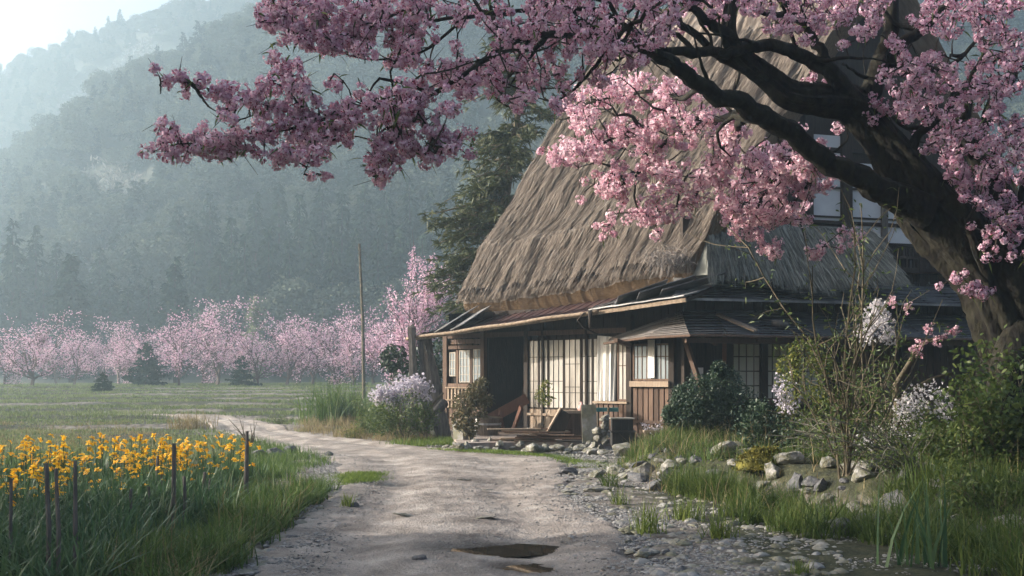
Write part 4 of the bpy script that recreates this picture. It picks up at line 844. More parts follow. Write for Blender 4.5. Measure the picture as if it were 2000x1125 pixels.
# ------------------------------------------------------------------ pink orchard
def peach(seed, h, r, nb=9, nf=2400, dot=.075):
    q = np.random.default_rng(seed); sk = MB(); tips = []; tw = [[], [], [], []]
    def grow(p, d, L, rad, lv):
        pts = [p]; dd = d
        for k in range(4): dd = unit(dd+q.normal(0, .16, 3)+[0, 0, .06]); pts.append(pts[-1]+dd*L/4)
        for k in range(4): tw[0].append(pts[k]); tw[1].append(pts[k+1]); tw[2].append(rad*(1-k*.17)); tw[3].append(rad*(1-(k+1)*.17))
        if lv >= 1: tips.extend(pts[1:])
        if lv < 3:
            for j in range(q.integers(3, 5) if lv else nb):
                b = pts[q.integers(1 if lv else 0, 5)] if lv else pts[q.integers(1, 3)]; sp = .75 if lv == 0 else .6
                n = unit(dd+q.normal(0, sp, 3)+[0, 0, .3]); grow(b, n, L*q.uniform(.6, .95)*(1.35 if lv == 0 else .8), rad*.55, lv+1)
    grow(np.zeros(3), unit(np.array([q.normal(0, .15), q.normal(0, .15), 1])), h*.22, h*.02, 0)
    T = np.array(tips); T[:, 2] = np.minimum(T[:, 2], np.percentile(T[:, 2], 98)*1.04); f = h/T[:, 2].max(); fr = r/np.percentile(np.hypot(T[:, 0], T[:, 1]), 92); sc3 = np.array([fr, fr, f])
    va = lambda p_: p_*np.stack([.5+.75*p_[:, 2]/h]*2+[np.ones(len(p_))], 1)
    a, b = va(np.array(tw[0])*sc3), va(np.array(tw[1])*sc3); sk.sticks(a, b, np.array(tw[2]), np.array(tw[3]), 4)
    bl = MB(); c = va(T[q.integers(0, len(T), nf)]*sc3)+q.normal(0, .12, (nf, 3)); d = unit(q.normal(size=(nf, 3)))
    bl.strips(c, d, unit(np.cross(d, q.normal(size=(nf, 3)))), dot*q.uniform(.5, 1.5, nf), dot*.9, (0, 0, 0), (.5, 1, .5)); return sk, bl
def place(o, sk, bl, m1, m2, n1='branches', n2='crown'):
    v = np.array(OFF[o.name]); sk.v = [x+v for x in sk.v]; bl.v = [x+v for x in bl.v]; sk.build(n1, m1, o); bl.build(n2, m2, o)
pv = []
LP = 'hazy pink blossoming orchard tree in the row along the far side of the meadow'
for s in range(4):
    o = thing('peach_tree', (-30-6*s, 62, float(gh(-30-6*s, 62))), LP, 'tree', 'pink trees along the far side of the meadow'); sk, bl = peach(800+s, 4.6, 2.5); place(o, sk, bl, M['peachbark'], M['farpink']); pv.append(o)
r = np.random.default_rng(78)
for i, (px, top, Yd) in enumerate([(62,612,54),(145,652,60),(232,628,64),(8,655,60),(300,640,63),(350,630,57),(425,612,60),(395,660,66),(505,640,57),(560,618,58),(610,640,62),(650,620,60),(690,635,56),(730,650,60),(465,650,66),(265,665,66),(110,640,68),(585,650,67),(-60,640,60),(775,640,55),(200,660,69)]):
    Yd = 30+(Yd-30)*1.75; x, y = ground(px, Yd); z = float(gh(x, y)); h = top_h(top, Yd, z)*r.uniform(.86, 1.22); s = h/4.6; v = pv[i % 4]; rz = r.uniform(0, 6.28)
    if i < 4: v.location = (x, y, z-.05); v.rotation_euler.z = rz; v.scale = (s*1.3, s*1.3, s)
    else: dup(v, (x, y, z-.05), rz, (s*r.uniform(1.05, 1.5), s*r.uniform(1.05, 1.5), s))
x, y = ground(808, 56); z = float(gh(x, y)); o = thing('peach_tree', (x, y, z), 'tall pink blossoming tree right behind the left end of the farmhouse', 'tree'); sk, bl = peach(820, top_h(502, 56, z), 2.3, 12, 7500, .085); place(o, sk, bl, M['peachbark'], M['farpink'])
x, y = ground(765, 64); z = float(gh(x, y)); o = thing('peach_tree', (x, y, z), 'low spreading pink tree below the tall one behind the farmhouse', 'tree'); sk, bl = peach(823, top_h(610, 64, z), 2.4, 9, 3000, .085); place(o, sk, bl, M['peachbark'], M['farpink'])
m = MB(); x, y = ground(711, 50); z = float(gh(x, y)); t_ = P(702, 476, 50); m.tube([(x, y, z-.2), ((x+t_[0])/2+.05, y, (z+t_[2])/2), t_], [.09, .075, .055], 8)
for k in (.35, .5): m.beam(t_-np.array([.0, 0, k]), t_-np.array([-.02, 0, k-.03]), .16, .16)
pl = m.build('utility_pole', M['stem']); tag(pl, 'thin leaning wooden pole rising above the pink trees', 'pole'); rebase(pl, (x, y, z))
# pine beside the roof: tiers of drooping sprays
def pine(loc, tiers, seed, label):
    q = np.random.default_rng(seed); o = thing('pine_tree', loc, label, 'tree'); v = np.array(OFF[o.name]); tb = MB(); nb = MB(); Yd = loc[1]
    tp = [v+[0, 0, -.3], P(975, 620, Yd), P(968, 500, Yd), P(985, 400, Yd), P(1000, 300, Yd), P(1015, 200, Yd), P(1030, 90, Yd)]; tb.tube(tp, [.24, .2, .17, .14, .11, .08, .03], 9, rough=.08)
    TP = np.array(tp)
    for (px, py, n) in tiers:
        tip = P(px, py, Yd+q.uniform(-1.2, 1.2)); zb = tip[2]+q.uniform(.1, .5); tx = np.interp(zb, TP[:, 2], TP[:, 0]); base = np.array([tx, Yd, zb]); mid = (base+tip)/2+[0, 0, .18]
        tb.tube([base, mid, tip], [.05, .035, .012], 5, cap=False)
        t = q.uniform(.2, 1.05, n)[:, None]; c = base*(1-t)**2+2*mid*t*(1-t)+tip*t*t; c = c+q.normal(0, 1, (n, 3))*np.array([.15, .3, .05])
        ax = unit(tip-base); reps = 8
        for k in range(reps):
            d = unit(ax*.5+q.normal(0, .55, (n, 3))*np.array([1, 1, .55])+[0, 0, .05]); nb.strips(c, d, perp(d), q.uniform(.12, .3, n), .042, np.array([0, 0, -.2]), (.6, 1, .2))
    tb.build('trunk', M['stem'], o, smooth=True); nb.build('crown', M['pine'], o)
T = []
q = np.random.default_rng(5)
for py, xa, xb, k in ((95,960,1100,4),(150,915,1100,5),(185,900,1120,6),(222,905,1110,6),(262,930,1090,5),(292,918,1060,6),(318,905,1050,6),(345,920,1040,6),(372,920,1030,6),(402,868,1020,6),(428,832,1010,7),(455,842,1000,7),(482,858,985,7),(512,858,960,5),(548,838,950,6),(575,848,940,6),(605,850,930,6),(640,860,920,5)):
    for j in range(k+1): T.append((xa+(xb-xa)*q.random()**1.3 if j else xa, py+q.normal(0, 9), q.integers(14, 26)))
x, y = ground(965, 34); pine((x, y, float(gh(x, y))), T, 6, 'dark pine with drooping tiers of needles right beside the thatched roof')

# ------------------------------------------------------------------ grass (nobody could count it)
def clear(x, y): return ~((inroad(x, y) > .3))
def tufts(cx, cy_, n, rad, L0, L1, wd, seed, prof=(1, .75, .45, .06), lean=.5, mb=None):
    q = np.random.default_rng(seed); k = np.repeat(np.arange(len(cx)), n); N = len(k); x = cx[k]+q.normal(0, rad, N); y = cy_[k]+q.normal(0, rad, N); z = gh(x, y)-.03+.045*inroad(x, y)
    a = q.uniform(0, 2*math.pi, N); ln = q.uniform(0, lean, N); d = unit(np.stack([np.cos(a)*ln*.5, np.sin(a)*ln*.5, np.ones(N)], 1)); s_ = unit(np.stack([-np.sin(a), np.cos(a), a*0], 1)+q.normal(0, .5, (N, 3))*[1, 1, 0])
    sz = q.uniform(.6, 1.2, len(cx))[k]; mb.strips(np.stack([x, y, z], 1), d, s_, q.uniform(L0, L1, N)*sz, wd*q.uniform(.6, 1.3, N), np.stack([np.cos(a)*ln, np.sin(a)*ln, -.35*ln], 1), prof)
def scatter(n, poly, seed, cond=None):          # poly in ground metres
    q = np.random.default_rng(seed); p = np.array(poly); X_, Y_ = [], []; c = 0
    while c < n:
        x = q.uniform(p[:, 0].min(), p[:, 0].max(), n*3); y = q.uniform(p[:, 1].min(), p[:, 1].max(), n*3); k = inpoly(x, y, poly)
        if cond: k &= cond(x, y, q)
        X_.append(x[k]); Y_.append(y[k]); c += k.sum()
    return np.concatenate(X_)[:n], np.concatenate(Y_)[:n]
gq = lambda *p: [gp(*a) for a in p]
lc = lambda x, y, q: (inroad(x, y) < .15) & (fbm(x*1.3, y*1.3, 301) > .38)
m = MB()
x, y = scatter(270, gq((120,1190),(480,1190),(520,1090),(600,1020),(640,975),(560,955),(490,975),(400,1035),(260,1085)), 1, lc); tufts(x, y, 36, .07, .16, .44, .016, 1, mb=m, lean=.85)
x, y = scatter(130, gq((470,985),(640,985),(640,960),(540,930),(490,940)), 2, lc); tufts(x, y, 20, .08, .12, .3, .017, 2, mb=m)
x, y = scatter(150, gq((-80,1120),(60,1060),(300,1020),(470,955),(480,920),(-80,900)), 12); tufts(x, y, 12, .1, .12, .3, .016, 12, mb=m)
x, y = scatter(300, gq((500,945),(640,905),(640,880),(560,868),(470,860),(430,880),(430,930)), 3, lc); tufts(x, y, 30, .12, .07, .22, .013, 3, mb=m)
tag(m.build('grass', M['grass']), kind='stuff')
m = MB(); x, y = scatter(260, gq((500,948),(560,925),(740,925),(730,940),(650,948)), 4); tufts(x, y, 40, .12, .02, .055, .012, 4, (1, .6, .1), mb=m)
x, y = scatter(330, gq((830,878),(1100,884),(1190,905),(1160,915),(1080,893),(930,885)), 5); tufts(x, y, 30, .12, .02, .07, .013, 5, (1, .6, .1), mb=m)
x, y = scatter(120, gq((800,862),(890,858),(885,870),(820,872),(760,868)), 6); tufts(x, y, 30, .1, .06, .2, .015, 6, mb=m)
tag(m.build('grass', mat('bright_turf', [(.06,.1,.02),(.12,.18,.03),(.2,.24,.06)], 2, trans=.35, island=.6)), kind='stuff')
m = MB()
bk = lambda lo, hi, th: (lambda x, y, q: (x-bankx(y) > lo) & (x-bankx(y) < hi) & (inroad(x, y) < .05) & (fbm(x*1.1, y*1.1, 303) > th))
x, y = scatter(420, [(1,8.3),(9,8.3),(9,12.8),(2.4,12.8)], 7, bk(-1.7, 5, .30)); tufts(x, y, 38, .07, .18, .55, .016, 7, mb=m, lean=.9)
x, y = scatter(110, [(1.1,12.4),(6,12.4),(6,17),(1.4,17.2)], 8, bk(-1.0, -.25, .47)); tufts(x, y, 44, .06, .2, .5, .014, 8, mb=m, lean=.95)
x, y = scatter(300, [(1.6,12),(10,12),(10,21.5),(2,21.5)], 9, bk(.35, 8, .42)); tufts(x, y, 40, .09, .10, .42, .015, 9, mb=m, lean=1.0)
x, y = scatter(180, gq((1200,925),(1290,905),(1420,890),(1420,870),(1330,880),(1230,905)), 10); tufts(x, y, 24, .1, .16, .4, .018, 10, mb=m)
tag(m.build('grass', mat('bank_grass', [(.025,.045,.012),(.075,.12,.025),(.2,.22,.06)], 1.1, rough=.6, trans=.4, island=.55)), kind='stuff')
m = MB()
q = np.random.default_rng(15); N = 34000; y = 21+ (q.random(N)**1.5)*80; x = (q.uniform(-60, 1000, N)-1000)/F*y
k = (inroad(x, y) < .1) & (x < np.interp(y, [20, 24, 30, 34, 40, 110], [-4.2, -5.6, -7.5, -4, -2, 4])) & (fbm(x*.5, y*1.1, 305) > .33) & ((y < 32) | (tf(x, y) % 1 < .78) | (fbm(x*.12, y*.3, 21) < .46)); x, y = x[k], y[k]; st = np.clip(y/30, .8, 3)
a = q.uniform(0, 6.28, len(x))
for j in range(5):
    xx, yy = x+q.normal(0, .12, len(x)), y+q.normal(0, .12, len(x)); d = unit(q.normal(0, .3, (len(x), 3))+[0, 0, 1]); L = q.uniform(.04, .13, len(x))*(.5+1.2*fbm(xx*.4, yy*.9, 307))
    m.strips(np.stack([xx, yy, gh(xx, yy)-.02], 1), d, unit(np.cross(d, q.normal(size=(len(x), 3)))), L, .02*st, d*0, (1, .8, .15))
tag(m.build('meadow_grass', M['grass_far']), kind='stuff')
m = MB(); x, y = scatter(700, gq((-80,835),(250,832),(420,870),(300,880),(-80,880)), 16); tufts(x, y, 10, .2, .05, .16, .016, 16, (1, .7, .1), mb=m)
x, y = scatter(160, gq((560,845),(800,868),(870,858),(760,835),(620,830)), 17, lambda x, y, q: inroad(x, y) < .1); tufts(x, y, 30, .14, .15, .4, .014, 17, mb=m)
x, y = scatter(170, gq((120,1190),(480,1190),(640,975),(490,960),(300,1060)), 31, lc); tufts(x, y, 5, .1, .2, .5, .012, 31, (1, .7, .1), lean=1.1, mb=m)
x, y = scatter(260, [(1,8.3),(9,8.3),(9,21),(2,21)], 32, bk(-1.2, 6, .3)); tufts(x, y, 7, .1, .2, .55, .012, 32, (1, .7, .1), lean=1.1, mb=m)
tag(m.build('dry_grass', M['dry']), kind='stuff')
M['tuft'] = mat('bright_tuft', [(.05,.08,.018),(.13,.18,.035),(.28,.3,.08)], 1.5, rough=.55, trans=.4, island=.6)
# tufts that stand alone
def tuft(px, py, n, L, wd, seed, label, mt='tuft', cat='grass tuft', lean=.6, rad=.05, z=None):
    x, y = gp(px, py)
    if z is None:
        for _ in range(6): zz = float(gh(x, y)); Yn = (CAMZ-zz)*F/(py-HZ); x, y = (px-1000)/F*Yn, Yn
    mb = MB(); tufts(np.array([x]), np.array([y]), n, rad, L*.5, L, wd, seed, mb=mb, lean=lean); o = mb.build('grass_tuft', M[mt]); tag(o, label, cat); rebase(o, (x, y, float(gh(x, y)))); return o
tuft(680, 990, 60, .28, .012, 401, 'lone green grass tuft with a small stone at the left edge of the lane')
tuft(1265, 1040, 90, .5, .014, 402, 'tall grass tuft nearest the lane at the foot of the right bank', rad=.07)
tuft(1340, 1015, 110, .5, .014, 403, 'bright arching grass tuft in front of the stones, second from the lane', rad=.09)
tuft(1405, 1050, 110, .55, .015, 404, 'large arching grass tuft standing on the pebbles in front of the mossy rock', rad=.08)
tuft(1210, 985, 60, .36, .013, 405, 'small yellowish grass tuft beside the pebbles on the lane edge')
tuft(1245, 925, 90, .42, .013, 406, 'rounded grass tuft in front of the grey boulder', rad=.12)
tuft(1560, 1120, 60, .22, .012, 407, 'short dark grass tuft among pebbles at the bottom of the picture')
tuft(1790, 1105, 26, .85, .034, 408, 'clump of broad upright sword leaves at the lower right', 'iris_leaf', lean=.35, rad=.12)
tuft(1540, 1030, 40, .5, .02, 409, 'grass tuft with wide blades in front of the yellow moss', rad=.1)
tuft(870, 868, 50, .3, .016, 410, 'bright grass tuft at the left end of the stone terrace', 'grass', rad=.12)
tuft(655, 826, 520, 1.55, .034, 411, 'big fountain shaped clump of tall green grass left of the house', 'grass', rad=.45, lean=.7)
tuft(712, 820, 480, 1.5, .034, 412, 'second tall grass clump, closer to the house than the fountain shaped one', 'grass', rad=.45)
tuft(365, 838, 280, 1.0, .02, 413, 'sparse pale grass bush standing behind the yellow flowers', 'dry', rad=.35, lean=.7)
tuft(1375, 890, 60, .75, .014, 414, 'tall thin grass stalks in front of the dark evergreen bush', 'grass', rad=.2)
tuft(1530, 880, 60, .8, .015, 415, 'tall reddish tipped grass stalks right of the dark evergreen bush', 'dry', rad=.12, lean=.3)

# ------------------------------------------------------------------ orange flowers, stakes
def iris(seed, h):
    q = np.random.default_rng(seed); lf = MB(); bl = MB(); n = 9; a = q.uniform(0, 6.28, n); ln = q.uniform(.05, .5, n)
    d = unit(np.stack([np.cos(a)*ln*.5, np.sin(a)*ln*.5, np.ones(n)], 1)); s_ = np.stack([-np.sin(a), np.cos(a), a*0], 1)
    lf.strips(q.normal(0, .02, (n, 3))*[1, 1, 0], d, s_, q.uniform(.5, .95, n)*h, .021, np.stack([np.cos(a)*ln*.7, np.sin(a)*ln*.7, -.3*ln], 1), (.7, 1, .8, .5, .05))
    top = np.array([q.normal(0, .05), q.normal(0, .05), h]); sm = MB(); sm.tube([(0, 0, 0), top*.5+[.01, 0, 0], top], [.006, .005, .004], 5); BL = []; f = q.integers(1, 5)
    for k in range(f):
        c = top+(0 if k == 0 else 1)*np.array([q.normal(0, .045), q.normal(0, .045), -.085*k+q.normal(0, .02)]); ax = unit(np.array([q.normal(0, .5), q.normal(0, .5)-.3, 1])); e1 = unit(np.cross(ax, (.3, 1, .2))); e2 = np.cross(ax, e1)
        bl = MB(); BL.append(bl)
        for ring, (m_, up, L, W) in enumerate(((3, .25, .062, .05), (3, .95, .055, .042), (2, 1.6, .04, .03))):
            an = np.arange(m_)*2*math.pi/m_+ring*.9+q.uniform(-.3, .3, m_); rr = np.cos(an)[:, None]*e1+np.sin(an)[:, None]*e2; d = unit(rr+ax*up)
            bl.strips(np.repeat(c[None], m_, 0), d, np.cross(d, ax)/np.linalg.norm(np.cross(d, ax), axis=1, keepdims=True), L*.66*q.uniform(.85, 1.2, m_), W*.7, -ax*.35+rr*.1, (.3, .9, 1, .45))
    return lf, sm, BL
FL = 'orange and yellow garden flower on a green stem in the dense flower bed'
fv = []
for s in range(5):
    o = thing('orange_flower', (-5-.1*s, 13, 0), FL, 'flower', 'orange and yellow flowers in the bed'); lf, sm, bl = iris(1100+s, .62); v = np.array(OFF[o.name])
    for mb in [lf, sm]+bl: mb.v = [x+v for x in mb.v]
    lf.build('leaf', M['iris_leaf'], o); sm.build('stem', M['iris_leaf'], o); [k_.build('bloom', M['iris_bloom'], o) for k_ in bl]; fv.append(o)
q = np.random.default_rng(91)
x, y = scatter(295, [(-7.6,15.6),(-7.2,13.0),(-5.4,10.4),(-4.5,10.4),(-3.95,12.0),(-3.55,13.6),(-3.5,15.2),(-4.0,16.6),(-5.2,16.2)], 22, lambda x, y, q: (q.random(len(x)) < .45+.55*sstep(11, 13.5, y)) & (fbm(x*1.2, y*1.2, 311) > .36))
for i, (a, b) in enumerate(zip(x, y)):
    v = fv[i % 5]; s = q.uniform(.5, .95)+.2*sstep(11.5, 14, b); L_ = (a, b, float(gh(a, b))-.02)
    if i < 5: v.location = L_; v.rotation_euler.z = q.uniform(0, 6.28); v.scale = (1, 1, s)
    else: dup(v, L_, q.uniform(0, 6.28), (1.05, 1.05, s))
m = MB(); x, y = scatter(420, [(-7.8,15.8),(-7.4,13.0),(-5.6,9.6),(-4.2,9.6),(-3.5,12.6),(-3.4,15.2),(-4.0,16.8)], 23); tufts(x, y, 7, .06, .22, .42, .022, 23, (.7, 1, .8, .5, .05), lean=.45, mb=m); x, y = scatter(520, gq((-100,1210),(170,1210),(300,1085),(430,1030),(470,985),(300,1000),(-100,1030)), 24); tufts(x, y, 9, .06, .25, .62, .024, 24, (.7, 1, .8, .5, .05), lean=.7, mb=m); tag(m.build('flower_bed_leaves', M['iris_leaf']), kind='stuff')
for i, (px, pt_, pb, wd, lab) in enumerate([(95,905,1170,15,'pair of stakes, left one'),(112,915,1175,13,''),(150,900,1160,13,''),(256,955,1048,11,''),(291,950,1032,10,''),(335,866,1042,13,''),(358,930,1035,10,''),(395,922,1012,11,''),(408,935,1005,8,''),(480,842,1002,12,''),(305,890,985,9,''),(318,925,1000,7,''),(215,935,1010,8,''),(22,935,1140,11,'')]):
    x, y = gp(px, pb); z = float(gh(x, y)); t_ = P(px+random.uniform(-6, 6), pt_, y); m = MB(); rr = wd*.68*y/F/2; mid = (np.array([x, y, z])+t_)/2+np.array([random.uniform(-.015, .015), 0, 0])
    m.tube([(x, y, z-.12), mid, t_], [rr*1.1, rr, rr*.82], 7, rough=.14); o = m.build('garden_stake', M['stake']); rebase(o, (x, y, z))
    lb = {95: 'thick dark stake, leftmost of the close pair in the near flower bed', 112: 'dark bent stake, right one of the close pair in the near flower bed', 150: 'dark stake with torn leaves just right of the close pair', 256: 'short brown stake standing alone in front of the flower stems', 291: 'short stake between the lone brown stake and the tallest dark stake', 335: 'tallest dark stake with a bluish top in the middle of the flower bed', 358: 'brown stake just right of the tallest dark stake', 395: 'straight stake below the rightmost flower heads', 408: 'thin pale stake beside the straight one at the right of the bed', 480: 'tall grey stake at the right end of the flower bed beside the bare twigs', 305: 'thin pale stick behind the short stakes among flower stems', 318: 'thin short stick just left of the tallest dark stake', 215: 'slim stake half hidden in leaves left of the lone brown stake', 22: 'dark stake at the left edge of the flower bed'}[px]
    tag(o, lb, 'stake')

m = MB(); x, y = scatter(500, [(-15, 7), (-6.5, 7), (-7.5, 13), (-8, 21), (-15, 21)], 33); tufts(x, y, 16, .12, .12, .4, .02, 33, mb=m)
x, y = scatter(900, [(9, 8), (30, 8), (30, 40), (14, 40), (12, 22), (9, 20)], 34); tufts(x, y, 14, .2, .12, .35, .025, 34, mb=m)
tag(m.build('meadow_grass', M['grass']), kind='stuff')
# low leaves and litter between the tufts
m = MB(); q = np.random.default_rng(19)
x, y = scatter(9000, [(.8,8.3),(9,8.3),(9,21.5),(1.6,21.5)], 19, lambda x, y, q: (x-bankx(y) > -.35) & (fbm(x*1.5, y*1.5, 309) > .4))
n = len(x); d = unit(np.stack([q.normal(size=n), q.normal(size=n), q.uniform(.1, 1.2, n)], 1)); m.strips(np.stack([x, y, gh(x, y)], 1), d, perp(d), q.uniform(.04, .12, n), q.uniform(.015, .035, n), np.array([0, 0, -.5]), (.4, 1, .7, .1))
x, y = scatter(3500, gq((-80,1180),(480,1180),(640,975),(480,940),(-80,1000)), 20, lc); n = len(x); d = unit(np.stack([q.normal(size=n), q.normal(size=n), q.uniform(.1, 1.2, n)], 1)); m.strips(np.stack([x, y, gh(x, y)], 1), d, perp(d), q.uniform(.05, .14, n), q.uniform(.015, .04, n), np.array([0, 0, -.5]), (.4, 1, .7, .1))
tag(m.build('ground_cover', mat('low_leaves', [(.06,.045,.025),(.05,.07,.02),(.1,.14,.035),(.2,.19,.08)], 2, trans=.3, island=.85)), kind='stuff')
# ------------------------------------------------------------------ stones
ROCKS = [icoblob(1000+k, 3, .62, .5) for k in range(7)]
RME = {}
def rock(loc, size, k, rz, label, group=None, mt='rock', flat=1.0, name='rock', cat='rock', asp=1.0):
    key = (k, mt)
    if key not in RME:
        mb = MB(); v, f = ROCKS[k]; mb.add(v, t=f); o = mb.build(name, M[mt], smooth=False); RME[key] = o.data
        pass
    else: o = bpy.data.objects.new(name, RME[key]); C.objects.link(o)
    o.location = loc; o.rotation_euler = (random.uniform(-.15, .15), random.uniform(-.15, .15), rz); o.scale = (size*asp, size, size*flat); OFF[o.name] = tuple(loc)
    return tag(o, label, cat, group)
def zc(px, py, dz=0):
    x, y = gp(px, py)
    for _ in range(8): zz = float(gh(x, y)); y = (CAMZ-zz)*F/(py-HZ); x = (px-1000)/F*y
    return x, y, float(gh(x, y))+dz
def rk(px, py, wpx, k, label, sink=.25, **kw):   # a stone whose foot is seen at (px,py)
    x, y, z = zc(px, py); s = wpx*y/F/2; return rock((x, y, z+s*.33*(kw.get('flat', 1))-sink*s*.3), s, k % 7, random.uniform(-.4, .4), label, **kw)
rk(1218, 892, 62, 0, 'large pale rounded boulder at the right end of the stone terrace', flat=1.15, cat='boulder')
rk(1158, 884, 60, 1, 'flat pale boulder just left of the large rounded one', flat=.6, cat='boulder')
rk(1048, 872, 46, 2, 'squarish brown grey boulder in the middle of the terrace edge', flat=1.2, cat='boulder')
rk(1020, 872, 30, 3, 'upright pale stone left of the squarish boulder', flat=1.5)
rk(1112, 924, 44, 4, 'lone grey stone lying on the lane edge below the terrace', flat=.8, mt='rockdark')
rk(1165, 932, 40, 5, 'pale angular stone beside the grass at the corner of the lane', flat=.9)
rk(1165, 960, 56, 6, 'flat pale slab stone at the lane edge below the angular one', flat=.5)
rk(1110, 962, 36, 0, 'small flat stone left of the pale slab on the lane', flat=.4)
rk(1305, 945, 44, 2, 'dark ribbed stone at the left end of the bank wall', flat=1.4, mt='rockdark', cat='boulder')
rk(1355, 955, 40, 3, 'leaning grey stone beside the dark ribbed one', flat=1.3)
rk(1412, 935, 62, 5, 'pale stone with a mossy side on top of the bank', flat=.95, cat='boulder')
rk(1462, 935, 54, 6, 'white flat topped stone on the bank above the brown earth', flat=.6, cat='boulder')
rk(1505, 930, 40, 1, 'pale stone right of the flat topped one on the bank', flat=.8)
rk(1545, 965, 66, 4, 'slanting grey rock between the moss and the grey twigs', flat=1.0, cat='boulder', asp=1.1)
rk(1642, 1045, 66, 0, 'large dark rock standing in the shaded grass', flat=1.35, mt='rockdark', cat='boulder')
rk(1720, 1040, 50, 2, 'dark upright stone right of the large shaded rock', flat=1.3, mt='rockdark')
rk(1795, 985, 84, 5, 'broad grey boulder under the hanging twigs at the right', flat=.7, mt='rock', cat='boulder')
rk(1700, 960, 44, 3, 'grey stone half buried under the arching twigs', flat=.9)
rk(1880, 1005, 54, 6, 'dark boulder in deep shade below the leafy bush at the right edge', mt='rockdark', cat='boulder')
rk(1620, 975, 44, 1, 'pale leaning stone right of the slanting grey rock', flat=1.3)
rk(1440, 880, 40, 2, 'pale stone in the grass in front of the dark evergreen bush', flat=.7)
rk(1580, 985, 40, 4, 'brownish stone beside the foot of the slanting rock', flat=.8)
rk(540, 890, 56, 3, 'long dark stone at the end of the flower bed', flat=.6, mt='rockdark', cat='boulder')
rk(502, 892, 36, 5, 'small dark stone left of the long one at the end of the flower bed', mt='rockdark')
rk(565, 884, 34, 1, 'pointed stone right of the long one at the end of the flower bed', mt='rockdark', flat=1.2)
rk(642, 890, 20, 2, 'small grey stone alone on the far edge of the lane', mt='rockdark')
rk(692, 990, 26, 4, 'small stone beside the lone grass tuft on the lane', mt='rockdark')
rk(822, 1092, 44, 0, 'dark pointed stone lying on the lane left of the puddle', mt='rockdark', flat=.75, sink=.8)
rk(905, 938, 30, 6, 'flat pale stone set in the middle of the lane', flat=.25, sink=0)
rk(950, 957, 30, 1, 'thin pale stone sunk in the lane, nearer than the flat one', flat=.2, sink=0)
rk(790, 1006, 60, 3, 'large thin slab of pale stone set in the lane left of centre', flat=.12, sink=0)
rk(945, 1012, 56, 5, 'thin slab of pale stone set in the lane right of centre', flat=.12, sink=0)
LS = 'grey stone among many in the tumbled bank along the right side of the lane'
q = np.random.default_rng(61)
for i in range(105):
    y = q.uniform(9, 18.5); x = bankx(y)+q.normal(.25, .28); s = q.uniform(.07, .26)
    rock((x, y, float(gh(x, y))+s*.12), s, i % 7, q.uniform(0, 6.28), LS, 'stones of the right bank', 'rock' if q.random() < .6 else 'rockdark', q.uniform(.7, 1.1))
LT = 'grey stone in the dry wall that holds up the house terrace'
for i in range(40):
    px = 890+i*(1180-890)/39+q.normal(0, 2); py = 868+q.choice([0, 8, 3])+i*.2+q.normal(0, 2)
    x, y = gp(px, py+6); s = q.uniform(.09, .2); rock((x, y+.1, q.uniform(.02, .13)), s, i % 7, q.uniform(0, 6.28), LT, 'stones of the terrace wall', 'rock', q.uniform(.8, 1.1))
LE = 'flat grey cobble in the low kerb row at the foot of the terrace'
for i in range(22):
    px = 836+i*(1000-836)/21; py = 872+i*.28+q.normal(0, .7); x, y = gp(px, py); s = q.uniform(.06, .1); rock((x, y, float(gh(x, y))+.02), s, i % 7, q.uniform(0, 6.28), LE, 'kerb cobbles by the terrace', 'rock', .6)
LP_ = 'flat grey pebble stone on the stony verge of the lane'
n = 0
PB = [[], [], []]
while n < 950:
    px, py = (q.uniform(1060, 1650), q.uniform(900, 1135)) if q.random() < .72 else (q.uniform(430, 720), q.uniform(930, 1125))
    x, y = gp(px, py); e = min(abs(x-np.interp(y, _rY, _rR)), abs(x-np.interp(y, _rY, _rL)))
    if (x < 0 and e > .55) or (x > bankx(y)-.05) or inroad(x, y) > .85: continue
    s = abs(q.normal(.035, .035))+.022
    if n >= 80: PB[0].append(x); PB[1].append(y); PB[2].append(s); n += 1; continue
    rock((x, y, float(gh(x, y))+s*.1-.02), s, n % 7, q.uniform(0, 6.28), LP_, 'pebble stones along the lane', 'rock' if q.random() < .55 else 'rockdark', q.uniform(.4, .75)); n += 1
# loose gravel
v0, f0 = icoblob(1300, 1, .5, .3)
v1, f1 = icoblob(1301, 2, .5, .4)
def gravel(x, y, s, dz, name, mt, v0=v0, f0=f0):
    N = len(x); a = rng.uniform(0, 6.28, N); c, s_ = np.cos(a), np.sin(a); V = v0[None]*s[:, None, None]*rng.uniform(.6, 1.2, (N, 1, 3)); V2 = V.copy(); V2[..., 0] = V[..., 0]*c[:, None]-V[..., 1]*s_[:, None]; V2[..., 1] = V[..., 0]*s_[:, None]+V[..., 1]*c[:, None]
    V2 += np.stack([x, y, gh(x, y)+dz], -1)[:, None]; mb = MB(); mb.add(V2.reshape(-1, 3), t=(f0[None]+(np.arange(N)*len(v0))[:, None, None]).reshape(-1, 3)); return tag(mb.build(name, mt), kind='stuff')
N = 60000; y = rng.uniform(8, 24, N)**1.0; xl, xr = np.interp(y, _rY, _rL), np.interp(y, _rY, _rR); right = rng.random(N) < .62
x = np.where(right, np.where(rng.random(N) < .5, xr+rng.normal(.15, .33, N), xr+rng.uniform(-.1, 1, N)*(bankx(y)-xr)), xl+rng.normal(-.1, .28, N)); k = (y < 22.5) & (x < bankx(y)+.3) & (fbm(x*1.6, y*1.6, 321) > .4); x, y = x[k], y[k]
M['gravel'] = mat('loose_gravel', [(.1,.1,.1),(.22,.21,.2),(.38,.36,.34)], 3, island=.8)
gravel(x, y, np.abs(rng.normal(0, .014, len(x)))+.007, .0, 'gravel', M['gravel'])
gravel(np.array(PB[0]), np.array(PB[1]), np.array(PB[2]), -.01, 'pebbles', M['rock'], v1, f1)
